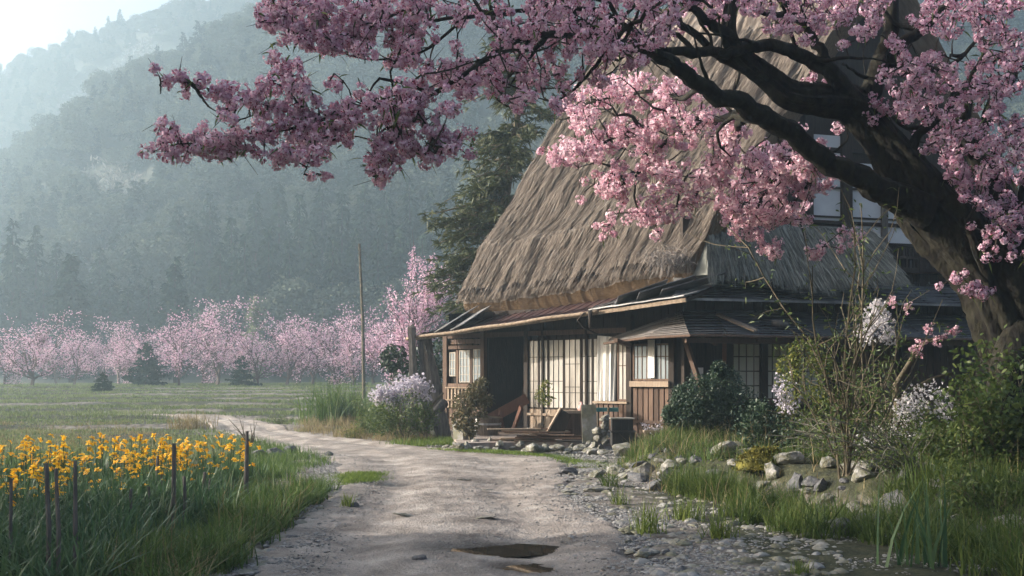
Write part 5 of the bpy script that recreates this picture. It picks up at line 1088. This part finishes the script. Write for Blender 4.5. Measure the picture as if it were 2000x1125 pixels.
N = 17000; y = rng.uniform(8, 22, N); u = rng.uniform(.05, .95, N); x = np.interp(y, _rY, _rL)*(1-u)+np.interp(y, _rY, _rR)*u; k = fbm(x*1.1, y*1.1, 323) > .5; x, y, u = x[k], y[k], u[k]
zz = road_z(x, y, u); gravel(x, y, np.abs(rng.normal(0, .007, len(x)))+.004, zz, 'gravel', M['gravel'])
N = 5000; px = rng.uniform(1080, 1330, N); py = rng.uniform(868, 895, N); x = (px-1000)*CAMZ/(py-HZ); y = CAMZ*F/(py-HZ); gravel(x, y, np.abs(rng.normal(0, .02, N))+.012, .01, 'gravel', M['gravel'])
N = 700; x, y, z = zc(1490, 962); mb = MB(); t = rng.uniform(0, 1, (60, 2)); 
U, V = np.meshgrid(np.linspace(0, 2*math.pi, 40), np.linspace(0, 1, 12), indexing='ij'); rr = .36*V*(1+.35*(fbm(np.cos(U)*1.5+3, np.sin(U)*1.5+3, 333)-.5)*2); hh = .26*np.sqrt(1-V**2)*(1+.5*(fbm(np.cos(U)*V*4+9, np.sin(U)*V*4, 335)-.5))
mb.grid(np.stack([x+rr*np.cos(U)*1.15, y+rr*np.sin(U)*.8, z-.08+hh], -1)); d = rdir(2500, .8); i = rng.integers(0, 40, 2500); j = rng.integers(1, 12, 2500); pp = np.stack([x+rr*np.cos(U)*1.15, y+rr*np.sin(U)*.8, z-.08+hh], -1)[i, j]
mb.strips(pp+rng.normal(0, .02, (2500, 3)), d, perp(d), .03, .02, d*0, (.6, 1, .4)); o = mb.build('moss_cushion', M['moss'], smooth=True); tag(o, 'bright yellow moss cushion among the stones of the bank', 'moss'); rebase(o, (x, y, z))

# ------------------------------------------------------------------ shrubs on the bank
def shrub(name, loc, label, cat, stems, leaves=None, bloom=None, seed=0):
    o = thing(name, loc, label, cat); v = np.array(OFF[o.name]); q = np.random.default_rng(seed); tips = []
    sb = MB()
    for (n, h, spread, rad, br) in stems:
        for k in range(n):
            a = q.uniform(0, 6.28); d = unit(np.array([math.cos(a)*spread, math.sin(a)*spread, 1])); L = h*q.uniform(.6, 1.1)/8; p_ = [v+np.array([q.normal(0, .05), q.normal(0, .05), -.1])]; bend = q.normal(0, .09, 3)
            for j in range(8): d = unit(d+q.normal(0, .13, 3)+bend*.4+[0, 0, .04]); p_.append(p_[-1]+d*L)
            sb.tube(p_, np.linspace(rad, rad*.3, 9), 5, cap=False); tips += p_[3:]
            for _ in range(br):
                b = p_[q.integers(2, 8)]; dd = unit(d+q.normal(0, .6, 3)+[0, 0, .2]); L2 = h*q.uniform(.12, .35)/4; pb = [b]
                for j in range(4): dd = unit(dd+q.normal(0, .22, 3)); pb.append(pb[-1]+dd*L2)
                sb.tube(pb, np.linspace(rad*.45, rad*.15, 5), 4, cap=False); tips += pb[1:]
    if sb.n: sb.build('stem', M['stem'], o)
    T = np.array(tips) if tips else np.zeros((0, 3))
    if leaves:
        lb = MB(); mt, n, L, W, spr, how = leaves
        if how == 'tips': c = T[q.integers(0, len(T), n)]+q.normal(0, spr, (n, 3))
        else:
            cc = np.array([[a, b, c_, r_] for a, b, c_, r_ in how]); k = q.integers(0, len(cc), n); dd = unit(q.normal(size=(n, 3))); c = v+cc[k, :3]+dd*(cc[k, 3]*q.uniform(.55, 1.05, n)*(.8+.5*fbm(dd[:, 0]*3+k, dd[:, 1]*3+dd[:, 2]*2, 5+seed)))[:, None]
        d = unit(q.normal(size=(n, 3))+[0, 0, .3]); lb.strips(c, d, unit(np.cross(d, q.normal(size=(n, 3)))), L*q.uniform(.6, 1.3, n), W*q.uniform(.7, 1.2, n), np.array([0, 0, -.3]), (.25, 1, .75, .08)); lb.build('foliage', M[mt], o)
    if bloom:
        bb = MB(); mt, n, s, spr, how = bloom
        if how == 'tips': c = T[q.integers(0, len(T), n)]+q.normal(0, spr, (n, 3))
        else:
            cc = np.array(how); k = q.integers(0, len(cc), n); dd = unit(q.normal(size=(n, 3))); c = v+cc[k, :3]+dd*(cc[k, 3]*q.uniform(.3, 1.1, n))[:, None]
        for j in range(5): d = unit(q.normal(size=(n, 3))); bb.strips(c, d, unit(np.cross(d, q.normal(size=(n, 3)))), s*q.uniform(.7, 1.2, n), s*.8, d*0, (.4, 1, .6))
        bb.build('blossom', M[mt], o)
    return o
def rel(px, py, Yd, loc): return tuple(P(px, py, Yd)-np.array(loc))
def base(px, py): return zc(px, py)
def balls(lst, loc, Yd): return [(*rel(px, py, Yd+random.uniform(-.25, .25), loc), r_*Yd/F) for px, py, r_ in lst]
L = base(1400, 868); L = (L[0], 21.3, .2)
shrub('evergreen_bush', L, 'dense dark evergreen bush in front of the shaded house windows', 'bush', [(9, 1.0, .5, .02, 3)], ('evergreen', 26000, .058, .026, .1, balls([(1372,768,36),(1415,752,36),(1385,800,50),(1435,795,46),(1340,810,40),(1470,825,40),(1400,840,60),(1335,775,24),(1450,850,40),(1350,850,40),(1312,808,18),(1405,722,16),(1480,860,22)], L, 21.3)), None, 41)
L = base(1655, 925)
sh = shrub('leggy_shrub', L, 'tall leggy shrub with many thin upright stems and sparse green leaves', 'shrub', [(8, 3.5, .2, .02, 7), (9, 2.5, .3, .014, 6)], ('leaf', 1700, .075, .02, .05, 'tips'), None, 42)
L = base(1570, 885)
shrub('yellow_shrub', L, 'yellow green shrub with rounded leafy heads at the left of the leggy shrub', 'shrub', [(9, 1.2, .35, .014, 4)], ('yleaf', 2100, .06, .03, .05, balls([(1570,690,34),(1540,715,26),(1605,715,24),(1555,755,34),(1605,770,26),(1540,795,22),(1590,820,28)], L, L[1])), ('lilac', 170, .03, .0, balls([(1530,750,26),(1540,790,24),(1525,770,16)], L, L[1])), 43)
L = base(1722, 905)
shrub('white_flower_shrub', L, 'shrub with a white and pink flower head high among the leggy stems', 'shrub', [(8, 1.75, .2, .013, 4)], ('leaf', 500, .07, .02, .05, 'tips'), ('white', 520, .028, 0, balls([(1705,630,30),(1690,650,24),(1725,625,22),(1715,600,16),(1735,655,18)], L, L[1])), 44)
L = base(1790, 905)
shrub('white_blossom_bush', L, 'low bush covered in small white blossom in front of the big trunk', 'bush', [(10, 1.0, .6, .012, 4)], ('leaf', 2200, .05, .018, .07, 'tips'), ('white', 800, .024, 0, balls([(1790,785,34),(1825,775,34),(1850,800,24),(1765,800,26),(1735,845,30),(1780,830,30),(1690,870,26)], L, L[1])), 45)
L = base(1760, 900); o = thing('flowering_branch', L, 'crooked orange brown stem with a side branch of pink flowers', 'branch'); m = MB()
Yd = L[1]; m.tube([np.array(L)-[0, 0, .1], P(1752, 800, Yd), P(1750, 752, Yd), P(1765, 728, Yd), P(1782, 700, Yd), P(1785, 682, Yd)], [.045, .042, .045, .04, .035, .028], 8); m.tube([P(1784, 690, Yd), P(1800, 670, Yd), P(1830, 665, Yd), P(1880, 640, Yd)], [.018, .012, .01, .004], 5); m.tube([P(1788, 760, Yd), P(1815, 742, Yd), P(1860, 728, Yd)], [.03, .026, .022], 6)
m.build('stem', M['stem'], o, smooth=True); m = MB(); c = np.concatenate([P(a, b, Yd)[None]+rng.normal(0, .035, (9, 3)) for a, b in ((1785,682),(1800,672),(1830,665),(1850,655),(1870,645),(1795,690),(1815,640),(1775,600),(1740,590))]); pompoms(m, c, .03, 5, 4, 0, 1, .022); m.build('blossom', [M['petal_pink_lit'], M['bud']], o)
M['paletwig'] = mat('pale_twig', [(.12,.11,.09),(.26,.24,.2)], 6)
def arching(px, py, n, L0, seed, label, lv, dirx):
    q = np.random.default_rng(seed); L = base(px, py); o = thing('arching_bush', L, label, 'bush'); v = np.array(L); m = MB(); T = []
    for k in range(n):
        a = q.normal(0, .9)+(math.pi if dirx < 0 else 0); d = unit(np.array([math.cos(a)*.8, math.sin(a)*.6-.15, q.uniform(.4, 1.2)])); p_ = [v+q.normal(0, .12, 3)*[1, 1, .2]]; ll = L0*q.uniform(.5, 1.1)/9
        for j in range(9): d = unit(d+[0, 0, -.085]+q.normal(0, .07, 3)); p_.append(p_[-1]+d*ll)
        m.tube(p_, np.linspace(.011, .003, 10), 4, cap=False); T += p_[2:]
        for _ in range(3):
            b = p_[q.integers(2, 8)]; d2 = unit(d+q.normal(0, .5, 3)); m.tube([b, b+d2*.12, b+unit(d2+[0, 0, -.3])*.26], [.004, .003, .0015], 3, cap=False); T += [b+d2*.12, b+d2*.24]
    m.build('stem', M['paletwig'], o); T = np.array(T); c = T[q.integers(0, len(T), lv)]+q.normal(0, .025, (lv, 3)); d = unit(q.normal(size=(lv, 3))+[0, 0, -.2]); m = MB(); m.strips(c, d, perp(d), q.uniform(.03, .07, lv), .012, d*0, (.3, 1, .1)); m.build('foliage', M['leaf'], o); return o
arching(1770, 985, 40, 1.5, 51, 'wide bush of fine arching grey green twigs hanging over the bank stones', 2000, -1)
arching(1640, 955, 24, 1.05, 52, 'smaller bush of pale arching twigs left of the wide arching bush', 900, -1)
L = base(1960, 1000)
shrub('leafy_bush', L, 'green leafy bush in shade at the right edge in front of the tree trunk', 'bush', [(12, 1.5, .5, .013, 5)], ('leaf', 3400, .075, .045, .1, 'tips'), None, 53)
L = base(1890, 935)
shrub('leafy_bush', L, 'thin leafy bush directly at the foot of the tree trunk', 'bush', [(10, 1.3, .4, .011, 5)], ('leaf', 1500, .06, .035, .07, 'tips'), None, 54)
L = base(1500, 880)
shrub('low_shrub', L, 'low dark green shrub between the evergreen bush and the yellow green shrub', 'shrub', [(8, .8, .5, .01, 4)], ('evergreen', 2200, .07, .03, .08, 'tips'), None, 55)
for i, (px, py, lab) in enumerate(((1600, 925, 'low green shrub at the foot of the leggy shrub, left of its stems'), (1715, 945, 'low green shrub between the leggy shrub and the arching twigs'), (1850, 975, 'low green shrub behind the broad boulder at the right'), (1910, 1040, 'shaded low shrub in the tall grass at the lower right edge'))):
    L = base(px, py); shrub('low_shrub', L, lab, 'shrub', [(12, .75, .6, .009, 5)], ('leaf', 1700, .06, .024, .08, 'tips'), ('white', 60, .02, .03, 'tips') if i < 2 else None, 90+i)
# left of the house
L = (P(790, 815, 27)[0], 27., 0.)
shrub('lilac_bush', L, 'bush topped with pale lilac flowers beside the broken posts at the left of the house', 'bush', [(14, 1.2, .6, .012, 4)], ('leaf', 3200, .08, .03, .09, balls([(760,800,35),(800,800,40),(830,815,30),(740,820,30),(790,830,34)], L, 27)), ('lilac', 900, .045, 0, balls([(740,772,20),(765,768,24),(790,758,26),(815,748,22),(825,765,24),(775,785,22)], L, 27)), 56)
L = (P(870, 700, 33)[0], 33., 0.)
shrub('green_bush', L, 'green bush behind the left corner of the house', 'bush', [(8, 2.5, .3, .02, 3)], ('evergreen', 3000, .14, .07, .1, balls([(850,700,40),(830,740,45),(800,740,35),(860,760,50),(880,790,40),(770,700,26)], L, 33)), None, 57)
L = (P(730, 830, 29)[0], 29., 0.)
shrub('green_bush', L, 'mixed green bush between the tall grass clumps and the lilac flowers', 'bush', [(14, 1.1, .5, .01, 4)], ('leaf', 2800, .08, .028, .09, 'tips'), None, 58)
for i, (px, py, h, n, lab) in enumerate(((800, 850, .5, 900, 'low brown scrub in front of the leaning log'), (690, 855, .45, 700, 'low dry scrub at the edge of the lane below the grass clumps'), (545, 835, .35, 500, 'small bright shrub beside the far bend of the lane'))):
    L = zc(px, py); shrub('low_shrub', L, lab, 'shrub', [(16, h, .9, .008, 4)], ('leaf' if i != 1 else 'yleaf', n, .06, .02, .07, 'tips'), None, 60+i)
L = zc(490, 872); o = thing('bare_bush', L, 'bare grey twigs standing above the end of the flower bed', 'bush'); m = MB(); q = np.random.default_rng(66)
for k in range(9):
    tip = P(490+q.normal(0, 22), 872-q.uniform(18, 62), L[1]); mid = (np.array(L)+tip)/2+q.normal(0, .05, 3); m.tube([np.array(L)-[0, 0, .05], mid, tip], [.02, .012, .003], 5)
m.build('stem', M['stem'], o)

# ------------------------------------------------------------------ the terrace and what stands on it
m = MB(); pts = [gp(893, 880), gp(1000, 878), gp(1110, 878), gp(1210, 872)]; bk_ = [FA.p(S(1236), .02, 0), FA.p(S(1120), .02, 0), FA.p(S(1000), .02, 0), FA.p(S(880), .02, 0)]
ring = [(a, b) for a, b in pts]+[(p_[0], p_[1]) for p_ in bk_]; cx = np.mean([a for a, b in ring]); cy_ = np.mean([b for a, b in ring]); n = len(ring); v = [(a, b, .16) for a, b in ring]+[(a, b, -.15) for a, b in ring]+[(cx, cy_, .16)]
m.add(v, q=[(i, i+n, (i+1) % n+n, (i+1) % n) for i in range(n)], t=[(2*n, i, (i+1) % n) for i in range(n)]); te = m.build('terrace', mat('trodden_earth', [(.14,.11,.09),(.26,.21,.18),(.36,.31,.27)], 3, bump=.5)); tag(te, kind='structure')
TZ_ = .16
def tp(px, py, z=TZ_): return G(px, py, z)
def pot(px, py, wpx, hpx, label, mt, name='plant_pot', cat='pot', taper=.8, n=20, z=TZ_):
    c = tp(px, py, z); r = wpx*c[1]/F/2; h = hpx*c[1]/F; o = thing(name, tuple(c), label, cat); m = MB(); m.lathe(c, [(0, 0), (r*taper, 0), (r, h), (r*1.06, h), (r*1.06, h*.94), (r*.92, h*.94), (r*.9, h*.85), (0, h*.85)], n); m.build('body', M[mt], o, smooth=False); return o, c, r, h
o, c, r_, h_ = pot(905, 858, 44, 36, 'grey concrete planter with the big bushy plant in front of the left windows', 'rock', taper=.9, n=4)
L = tuple(c+np.array([0, 0, h_*.8])); Yd = c[1]
shrub('potted_shrub', L, 'big bushy shrub with brownish leaves in the concrete planter', 'shrub', [(10, 1.15, .4, .012, 5)], ('mix' if 0 else 'yleafd', 2400, .1, .045, .08, balls([(905,790,30),(925,770,26),(940,750,18),(900,820,26),(930,800,30),(950,780,16),(915,835,24)], L, Yd)), None, 71) if False else None
M['brownleaf'] = mat('brownish_leaf', [(.05,.045,.02),(.11,.1,.045),(.19,.14,.08)], 5, rough=.5, trans=.3, island=.7)
shrub('potted_shrub', L, 'big bushy shrub with brownish leaves in the concrete planter', 'shrub', [(10, 1.05, .35, .012, 5)], ('brownleaf', 1900, .1, .045, .08, balls([(905,790,24),(925,768,20),(940,752,13),(902,818,20),(930,800,24),(948,780,11),(915,835,18)], L, Yd)), None, 71)
M['bucket'] = mat('bucket_wood', [(.06,.045,.035),(.15,.115,.09)], 6, (5,5,.6), bump=.4)
o, c, r_, h_ = pot(953, 850, 50, 34, 'weathered wooden tub with a crooked handle beside the concrete planter', 'bucket', 'wooden_tub', 'tub', .85)
m = MB(); m.tube([c+[-r_, 0, h_], c+[-r_*.4, 0, h_*1.12], c+[r_*.6, 0, h_*1.05], c+[r_, 0, h_*1.0]], .02, 6); m.build('handle', M['stem'], o); m = MB(); m.lathe(c+[0, 0, h_*.6], [(r_*.99, 0), (r_*1.04, 0), (r_*1.05, .05), (r_*1.0, .05)], 20); m.build('hoop', M['tin'], o)
m = MB(); m.beam(tp(935, 852)+[-.08, -.3, 0], tp(937, 852)+[-.06, -.22, .48], .05, .03); pp = m.build('white_stake', M['cloth']); tag(pp, 'short white stake leaning on the wooden tub', 'stake'); rebase(pp, tp(935, 852))
# red-brown plank leaning across the recess, trestle
Yr = 27.6; m = MB(); m.beam(P(957, 818, Yr), P(1030, 778, Yr), .04, .26); o = m.build('leaning_plank', M['woodred']); tag(o, 'wide red brown plank slanting across the dark entrance', 'plank'); rebase(o, P(957, 818, Yr))
m = MB(); m.beam(tp(985, 846), P(975, 805, 27), .05, .16); m.beam(tp(1000, 846), P(1018, 795, 27.2), .05, .14); o = m.build('trestle', M['woodred']); tag(o, 'crossed boards of a broken trestle under the slanting plank', 'trestle'); rebase(o, tp(985, 846))
# stacked planks: every plank a thing
q = np.random.default_rng(81); LPk = 'old plank in the low pile of boards on the terrace'
for i in range(16):
    cx_ = 1015+q.uniform(-20, 40)+(i % 3)*22; c = tp(cx_, 862); z = TZ_+.025+.035*(i//2); a = math.radians(q.normal(-6, 6)); ln = q.uniform(.7, 1.5); d = np.array([math.cos(a), math.sin(a), 0])
    m = MB(); b = np.array([c[0], c[1]+q.uniform(-.3, .5), z]); m.beam(b-d*ln/2, b+d*ln/2+[0, 0, q.normal(0, .006)], q.uniform(.12, .2), .03); o = m.build('plank', M['wood'] if i % 3 else M['woodpale']); tag(o, LPk, 'plank', 'planks piled on the terrace'); rebase(o, b)
m = MB(); c = tp(1042, 859); v, f = icoblob(77, 2, .45, .5); m.add(v*np.array([.33, .2, .2])+c+[0, -.3, .22], t=f); o = m.build('white_sack', M['cloth'], smooth=True); tag(o, 'crumpled off white sack lying on the pile of planks', 'sack'); rebase(o, c)
# slanting dark box, brown chest, grey slab
b0 = tp(1088, 862); Yb = b0[1]-.1; o = thing('slanting_crate', tuple(b0), 'dark slanting board box with a pale lid leaning back on the planks', 'crate'); m = MB(); a0, a1 = P(1066, 854, Yb), P(1098, 800, Yb); up = np.array([0.75, 0, .55]); th = .26
m.hexa([a0, a0+unit(np.array([1, 0, 0.]))*th*1.4, a0+unit(np.array([1, 0, 0.]))*th*1.4+[0, .5, 0], a0+[0, .5, 0], a1, a1+[th*.75, 0, -.12], a1+[th*.75, .5, -.12], a1+[0, .5, 0]]); m.build('body', M['wooddark'], o)
m = MB(); m.beam(a0+[-.03, .25, .0], a1+[-.03, .25, .02], .56, .03, up=(-.8, 0, .6)); m.build('lid', M['woodpale'], o)
def chest(px0, px1, py0, py1, label, mt, name, cat, dep=.45, mt2=None, z=TZ_):
    c = tp((px0+px1)/2, py1, z); Yc = c[1]; x0, x1 = (px0-1000)/F*Yc, (px1-1000)/F*Yc; h = (py1-py0)/F*Yc; o = thing(name, tuple(c), label, cat); m = MB(); m.box((x0, Yc, z), (x1, Yc+dep, z+h*.9)); 
    for k in range(3): xx = x0+(x1-x0)*(k+.5)/3; m.box((xx-.02, Yc-.02, z+.03), (xx+.02, Yc-.002, z+h*.88))
    m.build('body', M[mt], o); m = MB(); m.box((x0-.03, Yc-.03, z+h*.9+.003), (x1+.03, Yc+dep+.03, z+h)); m.build('lid', M[mt2 or mt], o); return o, c
chest(1098, 1142, 802, 859, 'low brown wooden chest in front of the doors with a pale top', 'wood', 'wooden_chest', 'chest', .4, 'woodpale')
c = tp(1150, 865); Yc = c[1]; m = MB(); m.hexa([P(1138, 865, Yc), P(1168, 866, Yc), P(1168, 866, Yc)+[0, .06, 0], P(1138, 865, Yc)+[0, .06, 0], P(1136, 792, Yc)+[0, .14, 0], P(1165, 790, Yc)+[0, .14, 0], P(1165, 790, Yc)+[0, .2, 0], P(1136, 792, Yc)+[0, .2, 0]]); o = m.build('stone_slab', M['rock']); tag(o, 'upright grey rectangular slab leaning in front of the paper doors', 'slab'); rebase(o, c)
Yt = tp(1120, 859)[1]+.2; cc = P(1136, 802, Yt); o = thing('pink_pot', tuple(cc), 'small pink pot with a bulbous body on the wooden chest by the slab', 'pot'); m = MB(); M['pink'] = mat('pink_glaze', [(.5,.28,.25),(.66,.4,.36)], 6, rough=.4); m.lathe(cc-[0, 0, .02], [(0, 0), (.07, 0), (.1, .06), (.08, .13), (.035, .17), (.045, .22), (.0, .22)], 16); m.build('body', M['pink'], o, smooth=True)

M['teal'] = mat('teal_paint', [(.03,.14,.14),(.06,.22,.21)], 6, rough=.5)
a = P(1185, 800, 25.4); o = thing('teal_tray', tuple(a), 'teal washing tray on a thin post in front of the slatted window', 'tray'); m = MB(); m.box((a[0]-.26, a[1]-.12, a[2]-.045), (a[0]+.26, a[1]+.12, a[2]+.045)); m.build('body', M['teal'], o); m = MB(); m.tube([a+[.03, -.15, -.65], a+[.03, -.15, .06]], .025, 7); m.tube([a+[-.2, .0, -.65], a+[-.2, .0, -.046]], .02, 6); m.build('leg', M['stem'], o)
# stacked stones, black boxes
q = np.random.default_rng(83)
for i in range(13):
    px, py = 1178+q.normal(0, 12), 868-i*4.4; c = tp(px, 868); s = q.uniform(.11, .19)*(1-.03*i); p_ = P(px, py, c[1]); rock(tuple(p_), s, i % 7, q.uniform(0, 6), 'pale stone in the rough stacked pile in front of the slatted window', 'stones of the stacked pile', 'rock', 1.1)
M['black'] = mat('charred_wood', [(.012,.012,.012),(.03,.028,.027)], 4, rough=.6)
chest(1196, 1240, 842, 872, 'lower black box of the pair beside the stacked stones', 'black', 'black_box', 'box', .5)
o, c = chest(1200, 1232, 822, 841.5, 'upper smaller black box with a grey lid, on top of the lower black one', 'black', 'black_box', 'box', .35, 'rock')
cc2 = tp(1218, 872); hz_ = TZ_+(872-842)/F*cc2[1]
dz = hz_-TZ_+.002; dy = cc2[1]+.06-c[1]
for ob in [o]: ob.location.z += dz; ob.location.y += dy; ob.location.x += (1216-1000)/F*(cc2[1]+.06)-c[0]
# little table with a tub, climbing plant, posts and logs left
c = G(1285, 878, .1); o = thing('low_stool', tuple(c), 'small pale wooden stool in front of the plank door', 'stool'); Yc = c[1]; m = MB(); x0, x1 = (1256-1000)/F*Yc, (1302-1000)/F*Yc; m.box((x0, Yc-.2, .46), (x1, Yc+.2, .5)); m.build('seat', M['woodpale'], o)
for sx, sy in ((x0+.04, -.16), (x1-.04, -.16), (x0+.04, .16), (x1-.04, .16)):
    m = MB(); m.beam((sx, Yc+sy, .03), (sx, Yc+sy, .457), .055, .055); m.build('leg', M['woodpale'], o)
c2 = np.array([(x0+x1)/2+.06, Yc-.02, .08]); o = thing('straw_basket', tuple(c2), 'round pale straw basket under the little wooden stool', 'basket'); m = MB(); m.lathe(c2, [(0, 0), (.13, 0), (.18, .12), (.17, .27), (.15, .27), (.15, .2), (0, .2)], 18); m.build('body', mat('woven_straw', [(.18,.15,.11),(.36,.31,.24)], 14, bump=.8), o)
L = (float(c2[0])+.1, Yc, .5); shrub('dry_bouquet', (float((x0+x1)/2), Yc, .5), 'dry grass and lilac tuft lying on the little stool', 'dried flowers', [(16, .32, 1.0, .004, 3)], ('brownleaf', 120, .04, .015, .03, 'tips'), ('lilac', 120, .02, .03, 'tips'), 72)
L = tuple(tp(1062, 856)); shrub('climbing_plant', L, 'thin climbing plant in front of the paper doors', 'plant', [(4, 1.25, .08, .01, 3)], ('yleaf', 330, .075, .035, .05, balls([(1062,765,16),(1068,780,13),(1055,775,11),(1066,750,9)], L, L[1])), None, 73)
def slabpost(pts, wd, label, th=.12):
    m = MB(); a, b = pts; d = (b-a); 
    k = 6; sd_ = np.array([1, 0, 0.]); rows = []
    for i in range(k+1):
        t = i/k; c = a+d*t; ww = wd*(1-.15*t)*(1+.12*math.sin(i*2.3)); rows.append([c-sd_*ww/2+[0, -th/2, 0], c+[0, -th*.62, 0], c+sd_*ww/2+[0, -th/2, 0], c+sd_*ww/2+[0, th/2, 0], c+[0, th*.6, 0], c-sd_*ww/2+[0, th/2, 0], c-sd_*ww/2+[0, -th/2, 0]])
    m.grid(np.array(rows)); top = np.array(rows[-1][:6]); m.add(np.concatenate([top, [top.mean(0)+[.03, 0, .1]]]), t=[(6, i, (i+1) % 6) for i in range(6)]); o = m.build('broken_post', M['stake']); tag(o, label, 'post'); rebase(o, a)
slabpost((P(812, 800, 28.6)*[1, 1, 0]+[0, 0, -.1], P(804, 640, 28.6)), .22, 'dark split post standing at the left end of the eave', .16)
slabpost((P(868, 790, 28.9)*[1, 1, 0]+[0, 0, -.1], P(828, 655, 28.9)), .4, 'broad weathered slab leaning beside the split post at the left of the house', .14)
slabpost((P(835, 790, 28.7)*[1, 1, 0]+[0, 0, -.1], P(822, 668, 28.7)), .16, 'narrow grey board wedged between the split post and the leaning slab', .08)
m = MB(); m.tube([G(800, 846), P(835, 818, 27.2), P(868, 788, 27.8)], [.14, .13, .12], 10, rough=.08); o = m.build('log', M['stake'], smooth=True); tag(o, 'thick grey log leaning up to the left corner of the house', 'log'); rebase(o, G(800, 846))
m = MB(); m.tube([G(790, 850), P(830, 806, 27.0), P(865, 768, 27.6)], [.05, .045, .03], 8, rough=.08); o = m.build('log', M['stem'], smooth=True); tag(o, 'thin pole leaning above the thick log at the left of the house', 'pole'); rebase(o, G(790, 850))

# ------------------------------------------------------------------ unseen trees added left of the view to shade the near lane and canopy
def shade_tree(x, y, h, r, cz, ch, seed):
    z = float(gh(x, y)); o = thing('unseen_shade_tree', (x, y, z), 'leafy tree out of view left of the lane, added for its shade', 'tree', 'unseen shade trees left of the lane'); v = np.array(OFF[o.name]); q = np.random.default_rng(seed)
    tb = MB(); tb.tube([v+[0, 0, -.2], v+[.1, 0, h*.4], v+[0, .1, h*.8]], [.3, .24, .08], 9); cb = MB(); c = []
    for k in range(40): d = unit(q.normal(size=3)); c.append(v+[0, 0, h*cz]+d*np.array([r, r, h*ch])*q.uniform(.3, 1))
    c = np.array(c)
    for k in range(12): tb.tube([v+[0, 0, h*.35], c[k]], [.09, .03], 5, cap=False)
    n = 5200; k = q.integers(0, 40, n); p_ = c[k]+q.normal(0, .5, (n, 3)); d = unit(q.normal(size=(n, 3))); cb.strips(p_, d, unit(np.cross(d, q.normal(size=(n, 3)))), .3, .2, d*0, (.4, 1, .3)); tb.build('trunk', M['bark'], o); cb.build('crown', M['cedar'], o)
for i, (x, y, h, r, cz, ch) in enumerate(SHADE): shade_tree(x, y, h, r, cz, ch, 1500+i)

# ------------------------------------------------------------------ the morning haze
m = MB(); m.box((-240, -31, -1.5), (198, 432, 168))
hz = m.build('haze', bpy.data.materials.new('haze_air')); tag(hz, kind='stuff'); hm = hz.data.materials[0]; hm.use_nodes = True; N = hm.node_tree.nodes
N.remove(N['Principled BSDF']); pv_ = N.new('ShaderNodeVolumePrincipled'); pv_.inputs['Color'].default_value = (.66, .86, 1.0, 1); pv_.inputs['Density'].default_value = HAZE; pv_.inputs['Anisotropy'].default_value = .5
hm.node_tree.links.new(pv_.outputs[0], N['Material Output'].inputs['Volume']); hm.cycles.homogeneous_volume = True
